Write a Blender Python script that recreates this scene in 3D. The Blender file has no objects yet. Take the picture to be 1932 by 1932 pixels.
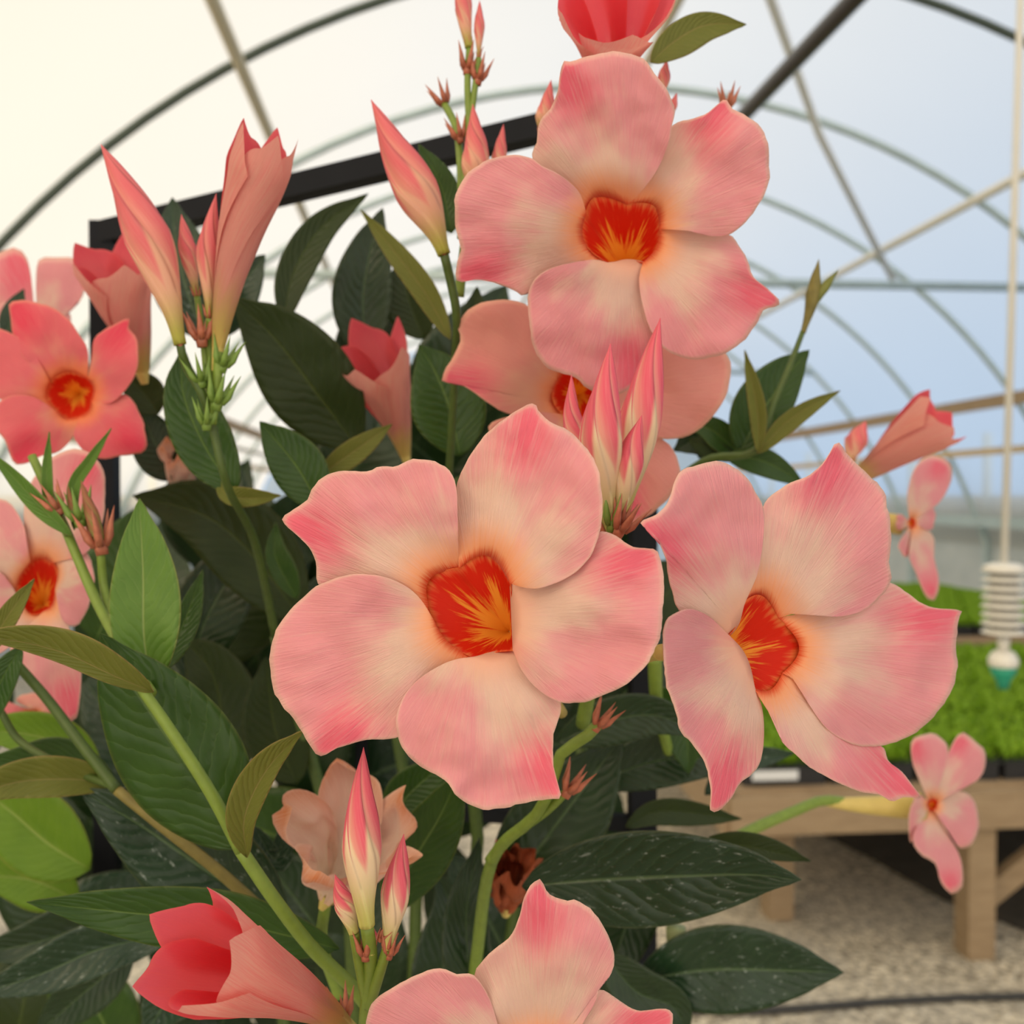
import bpy, math, random
from mathutils import Vector, Matrix, noise
random.seed(7)
C = bpy.context.scene.collection
PI = math.pi
# ------------------------------------------------------------------ camera, sky, sun, exposure
FPX = 1896.0
CAM = Vector((0, 0, 1.5))
yaw, pitch = math.radians(-5.0), math.radians(-0.94)
FWD = Vector((-math.sin(yaw) * math.cos(pitch), math.cos(yaw) * math.cos(pitch), math.sin(pitch))).normalized()
RIGHT = FWD.cross(Vector((0, 0, 1))).normalized()
UP = RIGHT.cross(FWD).normalized()
cam = bpy.data.cameras.new('camera'); co = bpy.data.objects.new('camera', cam); C.objects.link(co)
co.matrix_world = Matrix(((RIGHT.x, UP.x, -FWD.x, CAM.x), (RIGHT.y, UP.y, -FWD.y, CAM.y), (RIGHT.z, UP.z, -FWD.z, CAM.z), (0, 0, 0, 1)))
cam.sensor_width = 36; cam.lens = 36 * FPX / 1932; cam.clip_start = 0.01; cam.clip_end = 200
cam.dof.use_dof = True; cam.dof.focus_distance = 0.245; cam.dof.aperture_fstop = 16.5
bpy.context.scene.camera = co
sc = bpy.context.scene
vs = sc.view_settings
sc.display_settings.display_device = 'sRGB'
vs.view_transform = 'Standard'; vs.look = 'None'; vs.gamma = 1; vs.use_curve_mapping = False
vs.exposure = -0.46
w = bpy.data.worlds.new('sky'); sc.world = w; w.use_nodes = True
nt = w.node_tree; bg = nt.nodes['Background']
tc = nt.nodes.new('ShaderNodeTexCoord'); dp = nt.nodes.new('ShaderNodeVectorMath'); dp.operation = 'DOT_PRODUCT'
dp.inputs[1].default_value = Vector((-0.45, -0.8, 0.38)).normalized()
rp = nt.nodes.new('ShaderNodeValToRGB'); e = rp.color_ramp.elements
e[0].position = 0.0; e[0].color = (0.50, 0.82, 1.25, 1); e[1].position = 1.0; e[1].color = (3.3, 2.9, 2.4, 1)
m_ = e.new(0.55); m_.color = (0.60, 0.78, 1.0, 1)
nt.links.new(tc.outputs['Generated'], dp.inputs[0]); ma = nt.nodes.new('ShaderNodeMath'); ma.operation = 'MULTIPLY_ADD'; ma.inputs[1].default_value = .5; ma.inputs[2].default_value = .5; nt.links.new(dp.outputs['Value'], ma.inputs[0]); nt.links.new(ma.outputs[0], rp.inputs[0]); 
dq = nt.nodes.new('ShaderNodeVectorMath'); dq.operation = 'DOT_PRODUCT'; dq.inputs[1].default_value = Vector((-0.9, 0.1, 0.42)).normalized(); nt.links.new(tc.outputs['Generated'], dq.inputs[0])
r2 = nt.nodes.new('ShaderNodeValToRGB'); e2 = r2.color_ramp.elements; e2[0].position = .25; e2[0].color = (1, 1, 1, 1); e2[1].position = .95; e2[1].color = (1.0, .84, .54, 1); nt.links.new(dq.outputs['Value'], r2.inputs[0])
mu = nt.nodes.new('ShaderNodeMix'); mu.data_type = 'RGBA'; mu.blend_type = 'MULTIPLY'; mu.inputs[0].default_value = 1; nt.links.new(rp.outputs[0], mu.inputs[6]); nt.links.new(r2.outputs[0], mu.inputs[7]); nt.links.new(mu.outputs[2], bg.inputs[0])
bg.inputs[1].default_value = 1.0
sl = bpy.data.lights.new('sun', 'SUN'); so = bpy.data.objects.new('sun', sl); C.objects.link(so)
sl.energy = 2.0; sl.angle = math.radians(25); sl.color = (1, 0.82, 0.58)
so.rotation_euler = Vector((-0.60, -0.55, 0.52)).to_track_quat('Z', 'Y').to_euler()
so.location = (-20, -18, 18)

# ------------------------------------------------------------------ helpers
def P(px, py, d):
    return CAM + RIGHT * ((px - 966) / FPX * d) + UP * ((966 - py) / FPX * d) + FWD * d
def G(px, py, z=0.0):
    r = P(px, py, 1) - CAM
    return CAM + r * ((z - CAM.z) / r.z)
def empty(name, loc=(0, 0, 0), parent=None):
    o = bpy.data.objects.new(name, None); C.objects.link(o); o.location = loc
    if parent: o.parent = parent
    return o
def tag(o, label=None, cat=None, group=None, kind=None):
    if label: o['label'] = label
    if cat: o['category'] = cat
    if group: o['group'] = group
    if kind: o['kind'] = kind
    return o
def off(p):      # summed location of the parent chain
    v = Vector((0, 0, 0))
    while p is not None:
        v += Vector(p.location); p = p.parent
    return v
def mobj(name, verts, faces, mat, parent=None, attrs=None, smooth=True, solid=0):
    me = bpy.data.meshes.new(name); o_ = off(parent)
    me.from_pydata([tuple(Vector(v) - o_) for v in verts], [], faces); me.update()
    for k, vals in (attrs or {}).items():
        a = me.attributes.new(k, 'FLOAT', 'POINT'); a.data.foreach_set('value', vals)
    if smooth: me.polygons.foreach_set('use_smooth', [True] * len(me.polygons))
    me.materials.append(mat)
    o = bpy.data.objects.new(name, me); C.objects.link(o)
    if parent: o.parent = parent
    if solid:
        md = o.modifiers.new('thickness', 'SOLIDIFY'); md.thickness = solid; md.offset = 0
    return o
class MB:
    def __init__(s): s.v = []; s.f = []
    def box(s, c, d, rz=0, ax=None):
        n = len(s.v); c = Vector(c); M = Matrix.Rotation(rz, 3, 'Z') if ax is None else ax
        for k in range(8):
            q = Vector((d[0] * (.5 if k & 1 else -.5), d[1] * (.5 if k & 2 else -.5), d[2] * (.5 if k & 4 else -.5)))
            s.v.append(c + M @ q)
        for f in ((0, 2, 3, 1), (4, 5, 7, 6), (0, 1, 5, 4), (2, 6, 7, 3), (0, 4, 6, 2), (1, 3, 7, 5)): s.f.append(tuple(n + i for i in f))
        return s
    def beam(s, a, b, w_, t_):
        a, b = Vector(a), Vector(b); z = (b - a).normalized(); u = Vector((0, 0, 1)) if abs(z.z) < .9 else Vector((0, 1, 0))
        x = u.cross(z).normalized(); y = z.cross(x)
        return s.box((a + b) / 2, (w_, t_, (b - a).length), ax=Matrix((x, y, z)).transposed())
    def tube(s, pts, rad, n=10, cap=True):
        pts = [Vector(p) for p in pts]
        if not isinstance(rad, (list, tuple)): rad = [rad] * len(pts)
        b = len(s.v); ref = None
        for i, p in enumerate(pts):
            t = (pts[min(i + 1, len(pts) - 1)] - pts[max(i - 1, 0)]).normalized()
            if ref is None: ref = t.orthogonal().normalized()
            x = (ref - t * ref.dot(t)).normalized(); ref = x; y = t.cross(x)
            for k in range(n):
                a = 2 * PI * k / n; s.v.append(p + (x * math.cos(a) + y * math.sin(a)) * rad[i])
        for i in range(len(pts) - 1):
            for k in range(n):
                s.f.append((b + i * n + k, b + i * n + (k + 1) % n, b + (i + 1) * n + (k + 1) % n, b + (i + 1) * n + k))
        if cap:
            s.f.append(tuple(b + k for k in range(n))[::-1]); s.f.append(tuple(b + (len(pts) - 1) * n + k for k in range(n)))
        return s
    def lathe(s, c, prof, n=20):
        b = len(s.v)
        for r, z in prof:
            for k in range(n): s.v.append(Vector(c) + Vector((r * math.cos(2 * PI * k / n), r * math.sin(2 * PI * k / n), z)))
        for i in range(len(prof) - 1):
            for k in range(n): s.f.append((b + i * n + k, b + i * n + (k + 1) % n, b + (i + 1) * n + (k + 1) % n, b + (i + 1) * n + k))
        s.f.append(tuple(b + k for k in range(n))[::-1]); s.f.append(tuple(b + (len(prof) - 1) * n + k for k in range(n)))
        return s
    def build(s, name, mat, parent=None, smooth=False): return mobj(name, s.v, s.f, mat, parent, smooth=smooth)
def crom(pts, n, closed=False):
    """Catmull-Rom resample of tuples, uniform in length"""
    pts = [Vector(p) for p in pts]
    if len(pts) == 2: fine = [pts[0].lerp(pts[1], i / 40) for i in range(41)]
    else:
        fine = []
        q = [pts[0] * 2 - pts[1]] + pts + [pts[-1] * 2 - pts[-2]]
        for i in range(1, len(q) - 2):
            for k in range(12):
                t = k / 12; a, b, c, d = q[i - 1], q[i], q[i + 1], q[i + 2]
                fine.append(.5 * ((2 * b) + (c - a) * t + (2 * a - 5 * b + 4 * c - d) * t * t + (3 * b - a - 3 * c + d) * t ** 3))
        fine.append(pts[-1])
    L = [0]
    for i in range(1, len(fine)): L.append(L[-1] + (fine[i] - fine[i - 1]).length)
    out = []; j = 0
    for i in range(n):
        s_ = L[-1] * i / (n - 1)
        while j < len(L) - 2 and L[j + 1] < s_: j += 1
        u = (s_ - L[j]) / max(1e-9, L[j + 1] - L[j]); out.append(fine[j].lerp(fine[j + 1], min(1, max(0, u))))
    return out
def sst(a, b, x):
    t = min(1, max(0, (x - a) / (b - a))); return t * t * (3 - 2 * t)

# ------------------------------------------------------------------ materials
class NG:
    def __init__(s, name):
        s.m = bpy.data.materials.new(name); s.m.use_nodes = True; s.t = s.m.node_tree; s.t.nodes.clear()
        s.out = s.t.nodes.new('ShaderNodeOutputMaterial')
    def n(s, typ, **k):
        x = s.t.nodes.new('ShaderNode' + typ)
        for a, b in k.items(): setattr(x, a, b)
        return x
    def set(s, sock, v):
        if isinstance(v, bpy.types.NodeSocket): s.t.links.new(v, sock)
        else: sock.default_value = (tuple(v) + (1,) if isinstance(v, (tuple, list)) and len(v) == 3 and sock.type == 'RGBA' else v)
    def attr(s, name): return s.n('Attribute', attribute_name=name).outputs['Fac']
    def math(s, op, a, b=0.0, c=0.0):
        x = s.n('Math', operation=op); s.set(x.inputs[0], a); s.set(x.inputs[1], b)
        if len(x.inputs) > 2: s.set(x.inputs[2], c)
        return x.outputs[0]
    def ss(s, v, a, b, lo=0.0, hi=1.0):
        x = s.n('MapRange', interpolation_type='SMOOTHSTEP'); s.set(x.inputs[0], v)
        for i, q in zip((1, 2, 3, 4), (a, b, lo, hi)): s.set(x.inputs[i], q)
        return x.outputs[0]
    def mix(s, f, a, b):
        x = s.n('Mix', data_type='RGBA'); s.set(x.inputs[0], f); s.set(x.inputs[6], a); s.set(x.inputs[7], b); return x.outputs[2]
    def xyz(s, a, b, c=0.0):
        x = s.n('CombineXYZ'); s.set(x.inputs[0], a); s.set(x.inputs[1], b); s.set(x.inputs[2], c); return x.outputs[0]
    def noise(s, vec, scale=5, detail=3, rough=.5):
        x = s.n('TexNoise'); s.set(x.inputs['Scale'], scale); s.set(x.inputs['Detail'], detail); s.set(x.inputs['Roughness'], rough)
        if vec is not None: s.set(x.inputs['Vector'], vec)
        return x.outputs[0]
    def obj(s): return s.n('TexCoord').outputs['Object']
    def bump(s, h, strength=.3, dist=.001):
        x = s.n('Bump'); s.set(x.inputs['Height'], h); s.set(x.inputs['Strength'], strength); s.set(x.inputs['Distance'], dist); return x.outputs[0]
    def bsdf(s, col, rough=.5, normal=None, metal=0, spec=.5, sheen=0):
        x = s.n('BsdfPrincipled'); s.set(x.inputs['Base Color'], col); s.set(x.inputs['Roughness'], rough); s.set(x.inputs['Metallic'], metal)
        s.set(x.inputs['Specular IOR Level'], spec); s.set(x.inputs['Sheen Weight'], sheen)
        if normal is not None: s.set(x.inputs['Normal'], normal)
        return x.outputs[0]
    def trans(s, col): x = s.n('BsdfTranslucent'); s.set(x.inputs[0], col); return x.outputs[0]
    def mixs(s, f, a, b):
        x = s.n('MixShader'); s.set(x.inputs[0], f); s.t.links.new(a, x.inputs[1]); s.t.links.new(b, x.inputs[2]); return x.outputs[0]
    def end(s, sh): s.t.links.new(sh, s.out.inputs[0]); return s.m
def plain(name, col, rough=.5, metal=0, spec=.5, nz=0, scale=30):
    g = NG(name); c = col
    if nz:
        c = g.mix(g.noise(g.obj(), scale, 4), tuple(x * (1 - nz) for x in col), tuple(min(1, x * (1 + nz)) for x in col))
    return g.end(g.bsdf(c, rough, metal=metal, spec=spec))

def petal_mat(name, cream, pink, tip, blush, pinkness=.5, under=None, tr=.32, red=(0.80, .07, .012)):
    g = NG(name); r = g.attr('r'); a = g.attr('ang'); tp = g.attr('tip'); ed = g.attr('edge'); sd = g.attr('seed')
    vec = g.xyz(g.math('MULTIPLY', a, 26), g.math('MULTIPLY', r, 1.6), sd)
    vein = g.noise(vec, 2.6, 4, .6)
    broad = g.noise(g.xyz(g.math('MULTIPLY', a, 2.2), g.math('MULTIPLY', r, 2.2), sd), 1.3, 2)
    base = g.ss(g.math('ADD', g.math('MULTIPLY', r, .75), g.math('ADD', g.math('MULTIPLY', broad, .75), g.math('MULTIPLY', a, .20))), .95 - pinkness, 1.35 - pinkness)
    streak = g.math('MULTIPLY', g.math('SUBTRACT', vein, .5), .9)
    base = g.math('MAXIMUM', g.math('MINIMUM', g.math('ADD', base, streak), 1), 0)
    col = g.mix(base, cream, pink)
    col = g.mix(g.math('MULTIPLY', tp, g.ss(vein, .25, .65, .6, 1.25)), col, tip)
    col = g.mix(g.math('MULTIPLY', ed, .6), col, tuple(min(1, x * 1.08) for x in cream))
    b1 = g.math('MULTIPLY', g.math('ADD', .4, g.math('MULTIPLY', g.attr('rd'), .6)), g.ss(g.math('ADD', r, g.math('MULTIPLY', g.math('SUBTRACT', vein, .5), .12)), .0, .22, .8, 0))
    col = g.mix(b1, col, blush)
    b2 = g.ss(g.math('ADD', r, g.math('MULTIPLY', g.math('SUBTRACT', vein, .5), .09)), -.01, .05, .95, 0)
    col = g.mix(g.math('MULTIPLY', b2, g.attr('rd')), col, red)
    if under:
        under = g.mix(g.ss(r, .10, .45), (.60, .46, .13), g.mix(g.ss(vein, .3, .7, .0, .55), under, (.84, .22, .22)))
        col = g.mix(g.n('NewGeometry').outputs['Backfacing'], col, under)
    fine = g.noise(g.xyz(g.math('MULTIPLY', a, 60), g.math('MULTIPLY', r, 3), sd), 2.2, 3, .6)
    h = g.math('MULTIPLY', g.math('ADD', g.math('MULTIPLY', vein, 1.0), g.math('MULTIPLY', fine, 1.1)), g.ss(r, .02, .25))
    nm = g.bump(h, .55, .0006)
    return g.end(g.mixs(tr, g.bsdf(col, .62, nm, spec=.22, sheen=.05), g.trans(col)))
CREAM, PINK, TIP = (.86, .60, .49), (.85, .36, .39), (.86, .17, .24)
M_PET = petal_mat('petal_pale_pink', CREAM, PINK, TIP, (.90, .33, .09), .50)
M_PETW = petal_mat('petal_warm_pink', (.88, .52, .38), (.85, .38, .33), TIP, (.88, .30, .09), .62)
M_HOT = petal_mat('petal_deep_pink', (.86, .34, .26), (.86, .19, .22), (.86, .08, .14), (.88, .26, .07), .66)
M_CUP = petal_mat('petal_half_open', (.95, .22, .20), (.95, .12, .15), (.88, .14, .2), (.86, .06, .04), .6, under=(.85, .44, .36), red=(.85, .03, .03), tr=.5)
M_CUPP = petal_mat('petal_half_open_pale', (.84, .24, .21), (.82, .15, .17), (.80, .1, .14), (.80, .12, .05), .6, under=(.82, .40, .32), red=(.75, .2, .05))
M_WILT = petal_mat('petal_wilted', (.88, .68, .54), (.84, .52, .42), (.72, .24, .08), (.62, .25, .07), .3)
def throat_mat():
    g = NG('flower_throat_red_yellow'); q = g.attr('q'); a = g.attr('ang'); sd = g.attr('seed')
    v = g.noise(g.xyz(g.math('MULTIPLY', a, 3.2), g.math('MULTIPLY', q, .7), sd), 2.8, 4, .65)
    five = g.math('ABSOLUTE', g.math('SINE', g.math('MULTIPLY', a, 2.5)))
    y = g.ss(g.math('ADD', g.math('ADD', q, g.math('MULTIPLY', g.math('SUBTRACT', v, .5), 1.3)), g.math('MULTIPLY', five, .16)), .40, .62)
    col = g.mix(y, (.78, .03, .006), (.95, .44, .05))
    col = g.mix(g.ss(g.math('ADD', q, g.math('MULTIPLY', g.math('SUBTRACT', v, .5), .4)), -.05, .10, .8, 0), col, (.90, .33, .09))
    return g.end(g.mixs(.5, g.bsdf(col, .5, g.bump(v, .4, .0006), spec=.25), g.trans(col)))
M_THROAT = throat_mat()
def bud_mat(name, tipc, pale, basec, thr=.42):
    g = NG(name); s_ = g.attr('s'); ph = g.attr('ph')
    vein = g.noise(g.xyz(g.math('MULTIPLY', ph, 9), g.math('MULTIPLY', s_, 3), g.attr('seed')), 2, 3)
    pk = g.ss(g.math('ADD', s_, g.math('MULTIPLY', g.math('SUBTRACT', g.math('ABSOLUTE', g.math('SUBTRACT', ph, .45)), .25), -.55)), thr - .02, thr + .09)
    pk = g.math('MULTIPLY', pk, g.ss(g.math('ADD', g.math('MULTIPLY', ph, 1.0), g.math('MULTIPLY', s_, .9)), .45, 1.2, .45, 1.0))
    col = g.mix(pk, pale, tipc)
    col = g.mix(g.math('MULTIPLY', pk, g.ss(ph, .80, .99, 0, .8)), col, tuple(x * .7 for x in tipc))
    lo = g.mix(g.ss(s_, 0, thr * .9), basec, pale)
    col = g.mix(g.ss(s_, thr - .14, thr), lo, col)
    col = g.mix(g.ss(vein, .3, .8, 0, .15), col, (.9, .6, .5))
    return g.end(g.mixs(.2, g.bsdf(col, .55, g.bump(vein, .2, .0004), spec=.25), g.trans(col)))
M_BUD = bud_mat('bud_pink_cream', (.78, .11, .17), (.84, .66, .42), (.52, .52, .12))
M_BUDG = bud_mat('bud_pink_olive', (.76, .15, .17), (.80, .42, .28), (.36, .36, .04), .34)

def leaf_mat(name, c1, c2, rib, rough=.38, tr=.22, trc=None, spec=.38, dusty=0.0, veins=.5):
    g = NG(name); s_ = g.attr('s'); v = g.attr('v'); sd = g.attr('seed')
    av = g.math('ABSOLUTE', v)
    nz = g.noise(g.xyz(g.math('MULTIPLY', s_, 3), v, sd), 2.0, 4)
    col = g.mix(nz, c1, c2)
    ph = g.math('ADD', g.math('SUBTRACT', g.math('MULTIPLY', s_, 13), g.math('MULTIPLY', av, 3.2)), g.math('MULTIPLY', nz, 1.6))
    wv = g.math('ABSOLUTE', g.math('SINE', g.math('MULTIPLY', ph, PI)))
    ln = g.ss(wv, 0, .16, 1, 0)
    col = g.mix(g.math('MULTIPLY', ln, veins * .55), col, rib)
    mid = g.ss(av, .018, .05, 1, 0)
    col = g.mix(g.math('MULTIPLY', mid, .85), col, rib)
    col = g.mix(g.ss(av, .94, 1.0, 0, .55), col, (min(1, rib[0] * 1.1), rib[1] * .8, rib[2] * .8))
    if dusty:
        d = g.noise(g.xyz(g.math('MULTIPLY', s_, 22), g.math('MULTIPLY', v, 9), sd), 1, 5, .7)
        col = g.mix(g.ss(d, .58, .76, 0, dusty), col, (.55, .62, .58))
    h = g.math('ADD', g.math('MULTIPLY', wv, .3), g.math('MULTIPLY', g.ss(av, 0, .06), .6))
    nm = g.bump(g.math('ADD', h, g.math('MULTIPLY', nz, .5)), .5, .0012)
    return g.end(g.mixs(tr, g.bsdf(col, rough, nm, spec=spec), g.trans(trc or c2)))
LM = {
 'young': leaf_mat('leaf_light_green', (.085, .19, .022), (.15, .28, .04), (.30, .40, .12), .42, .3, (.22, .36, .02)),
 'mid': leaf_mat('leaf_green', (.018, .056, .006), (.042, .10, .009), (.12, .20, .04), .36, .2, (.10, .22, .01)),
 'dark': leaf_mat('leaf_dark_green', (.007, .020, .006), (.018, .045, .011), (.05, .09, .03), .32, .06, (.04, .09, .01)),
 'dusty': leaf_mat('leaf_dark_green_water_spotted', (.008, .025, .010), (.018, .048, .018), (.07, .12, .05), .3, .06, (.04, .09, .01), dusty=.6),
 'olive': leaf_mat('leaf_olive_underside', (.15, .17, .025), (.20, .21, .035), (.36, .30, .10), .5, .35, (.28, .30, .01), veins=.8),
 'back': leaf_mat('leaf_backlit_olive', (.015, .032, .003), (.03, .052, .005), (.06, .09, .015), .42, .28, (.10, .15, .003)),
 'bright': leaf_mat('leaf_yellow_green', (.12, .24, .015), (.20, .34, .02), (.35, .45, .1), .5, .4, (.30, .46, .01)),
}
M_STEM = plain('stem_green', (.17, .25, .03), .5, nz=.25, scale=300)
M_STEMD = plain('stem_dark_green', (.06, .10, .012), .5, nz=.25, scale=300)
M_STEMB = plain('stem_brown_green', (.20, .16, .035), .55, nz=.3, scale=300)
M_SEP = plain('sepal_red_green', (.42, .13, .07), .5, nz=.5, scale=400)
M_SEPG = plain('sepal_green', (.16, .26, .04), .5, nz=.3, scale=300)
M_TUBE = plain('corolla_tube_yellow', (.60, .46, .13), .5, nz=.15, scale=200)
M_BLACK = plain('trellis_black', (.010, .011, .014), .6, nz=.2, scale=60, spec=.12)

# ------------------------------------------------------------------ greenhouse shell
XC, ZC, R0 = 1.5, -0.5, 5.0            # arch centre and radius (floor is z = 0)
Y0, Y1 = -2.6, 19.4
def arch(th, y, r=R0): return Vector((XC + r * math.sin(th), y, ZC + r * math.cos(th)))
TH = math.acos((0 - ZC) / R0)
g = NG('roof_plastic_film'); ob = g.obj()
nz = g.noise(ob, .35, 3)
tl = g.trans(g.mix(nz, (.80, .79, .76), (.90, .89, .86)))
tpn = g.n('BsdfTransparent'); tpn.inputs[0].default_value = (.97, .98, 1, 1)
M_FILM = g.end(g.mixs(.66, tpn.outputs[0], tl))
def film(name, kind_faces):
    return tag(mobj(name, kind_faces[0], kind_faces[1], M_FILM), kind='structure')
NA, NY = 48, 30
vv = [arch(-TH + 2 * TH * i / NA, Y0 + (Y1 - Y0) * j / NY, R0 + .035) for j in range(NY + 1) for i in range(NA + 1)]
ff = [(j * (NA + 1) + i, j * (NA + 1) + i + 1, (j + 1) * (NA + 1) + i + 1, (j + 1) * (NA + 1) + i) for j in range(NY) for i in range(NA)]
film('ceiling', (vv, ff))
g = NG('end_wall_panel'); x = g.n('SeparateXYZ'); g.t.links.new(g.obj(), x.inputs[0])
st = g.math('ABSOLUTE', g.math('SINE', g.math('MULTIPLY', x.outputs[0], 2.6)))
cc = g.mix(g.ss(st, 0, .06), (.42, .46, .48), g.mix(g.noise(g.obj(), 1.5, 4), (.62, .68, .70), (.78, .83, .85)))
M_WALL = g.end(g.mixs(.55, g.bsdf(cc, .5), g.trans(cc)))
for nm, y, wm in (('wall_far', Y1, M_WALL), ('wall_near', Y0, M_FILM)):
    pts = [arch(-TH + 2 * TH * i / NA, y) for i in range(NA + 1)]
    tag(mobj(nm, pts + [Vector((XC, y, 0))], [(i, i + 1, NA + 1) for i in range(NA)], wm), kind='structure')
g = NG('gravel'); ob = g.obj()
vo = g.n('TexVoronoi'); g.set(vo.inputs['Vector'], ob); vo.inputs['Scale'].default_value = 58
sep = g.n('SeparateColor'); g.t.links.new(vo.outputs['Color'], sep.inputs[0])
c1 = g.mix(sep.outputs[0], (.20, .17, .125), (.86, .77, .60))
c1 = g.mix(g.ss(g.noise(ob, 2.2, 5), .35, .7, 0, .45), c1, (.42, .40, .36))
M_GRAVEL = g.end(g.bsdf(c1, .85, g.bump(vo.outputs['Distance'], 1.0, .01)))
fx = math.sin(TH) * R0 + .2
tag(mobj('floor', [(XC - fx, Y0, 0), (XC + fx, Y0, 0), (XC + fx, Y1 + .1, 0), (XC - fx, Y1 + .1, 0)], [(0, 1, 2, 3)], M_GRAVEL, smooth=False), kind='structure')

shadow_pts = [G(1330, 1535), G(1520, 1560), G(1640, 1620), G(1780, 1700), G(2300, 1900), G(2300, 1500), G(1330, 1420)]
tag(mobj('bench_shadow_patch', [v + Vector((0, 0, .004)) for v in shadow_pts], [tuple(range(7))], plain('painted_bench_shadow', (.07, .06, .045), .9, nz=.5, scale=12), smooth=False), kind='structure')  # cast shadow under the near bench, painted as a dark patch over the gravel
M_GALV = plain('galvanised_steel', (.42, .52, .54), .5, .3, nz=.2, scale=8)
M_GALVD = plain('weathered_steel', (.055, .075, .06), .55, .2, nz=.2, scale=8)
M_CREAMP = plain('painted_purlin', (.50, .45, .33), .5, 0, nz=.1, scale=8)
M_PALEP = plain('white_pipe', (.70, .68, .62), .4)
M_WOOD = None
g = NG('weathered_wood'); ob = g.obj(); mp = g.n('Mapping'); g.set(mp.inputs[0], ob); mp.inputs['Scale'].default_value = (3, 3, 22)
wz = g.noise(mp.outputs[0], 3, 5, .6)
M_WOOD = g.end(g.bsdf(g.mix(wz, (.20, .13, .07), (.42, .31, .19)), .75, g.bump(wz, .3, .004)))
M_WOODL = plain('pale_wood', (.55, .42, .24), .7, nz=.2, scale=5)
HOOPS = [5.5 + 1.75 * k for k in range(-4, 8)]
for y in HOOPS:
    pts = [arch(-TH + 2 * TH * i / 60, y, R0 - .025) for i in range(61)]
    o = MB().tube(pts, .026 if y < 5.6 else .030, 10).build('roof_hoop', M_GALVD if y < 6 else M_GALV, smooth=True); tag(o, kind='structure')
def ang(x): return math.asin((x - XC) / R0)
for xo, mt, r in ((-1.0, M_CREAMP, .035), (4.12, M_PALEP, .035), (1.5, M_CREAMP, .03), (-2.7, M_CREAMP, .03)):
    th = ang(xo); p = arch(th, 0, R0 - .08)
    tag(MB().tube([(p.x, Y0 + .1, p.z), (p.x, Y1 - .1, p.z)], r, 10).build('roof_purlin', mt, smooth=True), kind='structure')
for y, z in ((2.0, 3.07), (7.25, 3.07), (12.5, 3.07), (17.75, 3.07)):
    hx = math.sqrt((R0 - .03) ** 2 - (z - ZC) ** 2)
    tag(MB().tube([(XC - hx, y, z), (XC + hx, y, z)], .034, 10).build('cross_tie', M_GALV, smooth=True), kind='structure')
tag(MB().tube([arch(ang(.9), 3.75, R0 - .09), arch(ang(1.9), 5.5, R0 - .12), arch(ang(2.95), 7.25, R0 - .12), arch(ang(4.42), 9.0, R0 - .12)], .03, 10).build('wind_brace', M_PALEP, smooth=True), kind='structure')
# dark rail under the roof running down the house
p = P(1610, 0, 2.45)
tag(MB().tube([p + Vector((.03, -2.2, -.10)), p, p + Vector((-.16, 3.3, -.02)), p + Vector((-.5, 14.0, .0))], .025, 14).build('irrigation_rail', plain('dark_rail', (.035, .028, .026), .25, .4), smooth=True), kind='structure')
# side boards on the right wall
for z, w_, mt in ((2.46, .12, M_WOOD), (2.0, .07, M_WOODL)):
    th = math.acos((z - ZC) / R0)
    for s_ in (1, -1):
        q = arch(th * s_, 0, R0 - .10)
        tag(MB().box((q.x, (Y0 + Y1) / 2, q.z), (.04, Y1 - Y0 - .3, w_)).build('side_board', mt), kind='structure')
th = math.acos((1.25 - ZC) / R0); q = arch(th, 0, R0 - .1)
tag(MB().box((q.x, (Y0 + Y1) / 2, q.z), (.04, Y1 - Y0 - .3, .12)).build('side_rail', M_GALV), kind='structure')
g = NG('side_skirt'); M_SKIRT = g.end(g.bsdf(g.mix(g.noise(g.obj(), 3, 4), (.33, .39, .42), (.52, .57, .60)), .6))
for s_, nm in ((1, 'wall_right'), (-1, 'wall_left')):
    tag(MB().box((XC + s_ * (R0 - .16), (Y0 + Y1) / 2, .75), (.03, Y1 - Y0 - .2, 1.5)).build(nm, M_SKIRT), kind='structure')
    for k in range(-4, 8):
        tag(MB().box((XC + s_ * (R0 - .22), 5.5 + 1.75 * k, 1.1), (.07, .07, 2.2)).build('side_post', M_GALV), kind='structure')

# ------------------------------------------------------------------ benches with seedling trays
M_TRAY = plain('tray_black_plastic', (.012, .012, .014), .45)
M_SEED = None
g = NG('seedling_green'); M_SEED = g.end(g.mixs(.35, g.bsdf(g.mix(g.noise(g.obj(), 60, 3), (.15, .31, .014), (.34, .54, .035)), .6, spec=.25), g.trans((.25, .42, .02))))
def bench(x0, x1, y0, y1, z, label):
    b = empty('wooden_bench', ((x0 + x1) / 2, (y0 + y1) / 2, 0)); tag(b, label, 'bench')
    for yy in (y0, y1): MB().box(((x0 + x1) / 2, yy, z - .06), (x1 - x0, .045, .12)).build('side_rail', M_WOOD, b)
    for xx in (x0, x1): MB().box((xx, (y0 + y1) / 2, z - .06), (.045, y1 - y0, .12)).build('end_rail', M_WOOD, b)
    m = MB(); n = int((y1 - y0) / .14)
    for k in range(n): m.box(((x0 + x1) / 2, y0 + .07 + k * .14, z + .005), (x1 - x0, .10, .018))
    m.build('slatted_top', M_WOOD, b)
    xs = [x0 + .12, x0 + .12 + (x1 - x0 - .24) / 3, x0 + .12 + (x1 - x0 - .24) * 2 / 3, x1 - .12]
    return b, xs
lf1, lf2 = G(1478, 1742), G(1838, 1800)
BY = lf2.y; ZB = .555
b, _ = bench(lf1.x - .30, lf1.x + 4.2, BY - .05, BY + 2.45, ZB, 'weathered wooden bench carrying the nearest block of green seedling trays')
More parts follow.
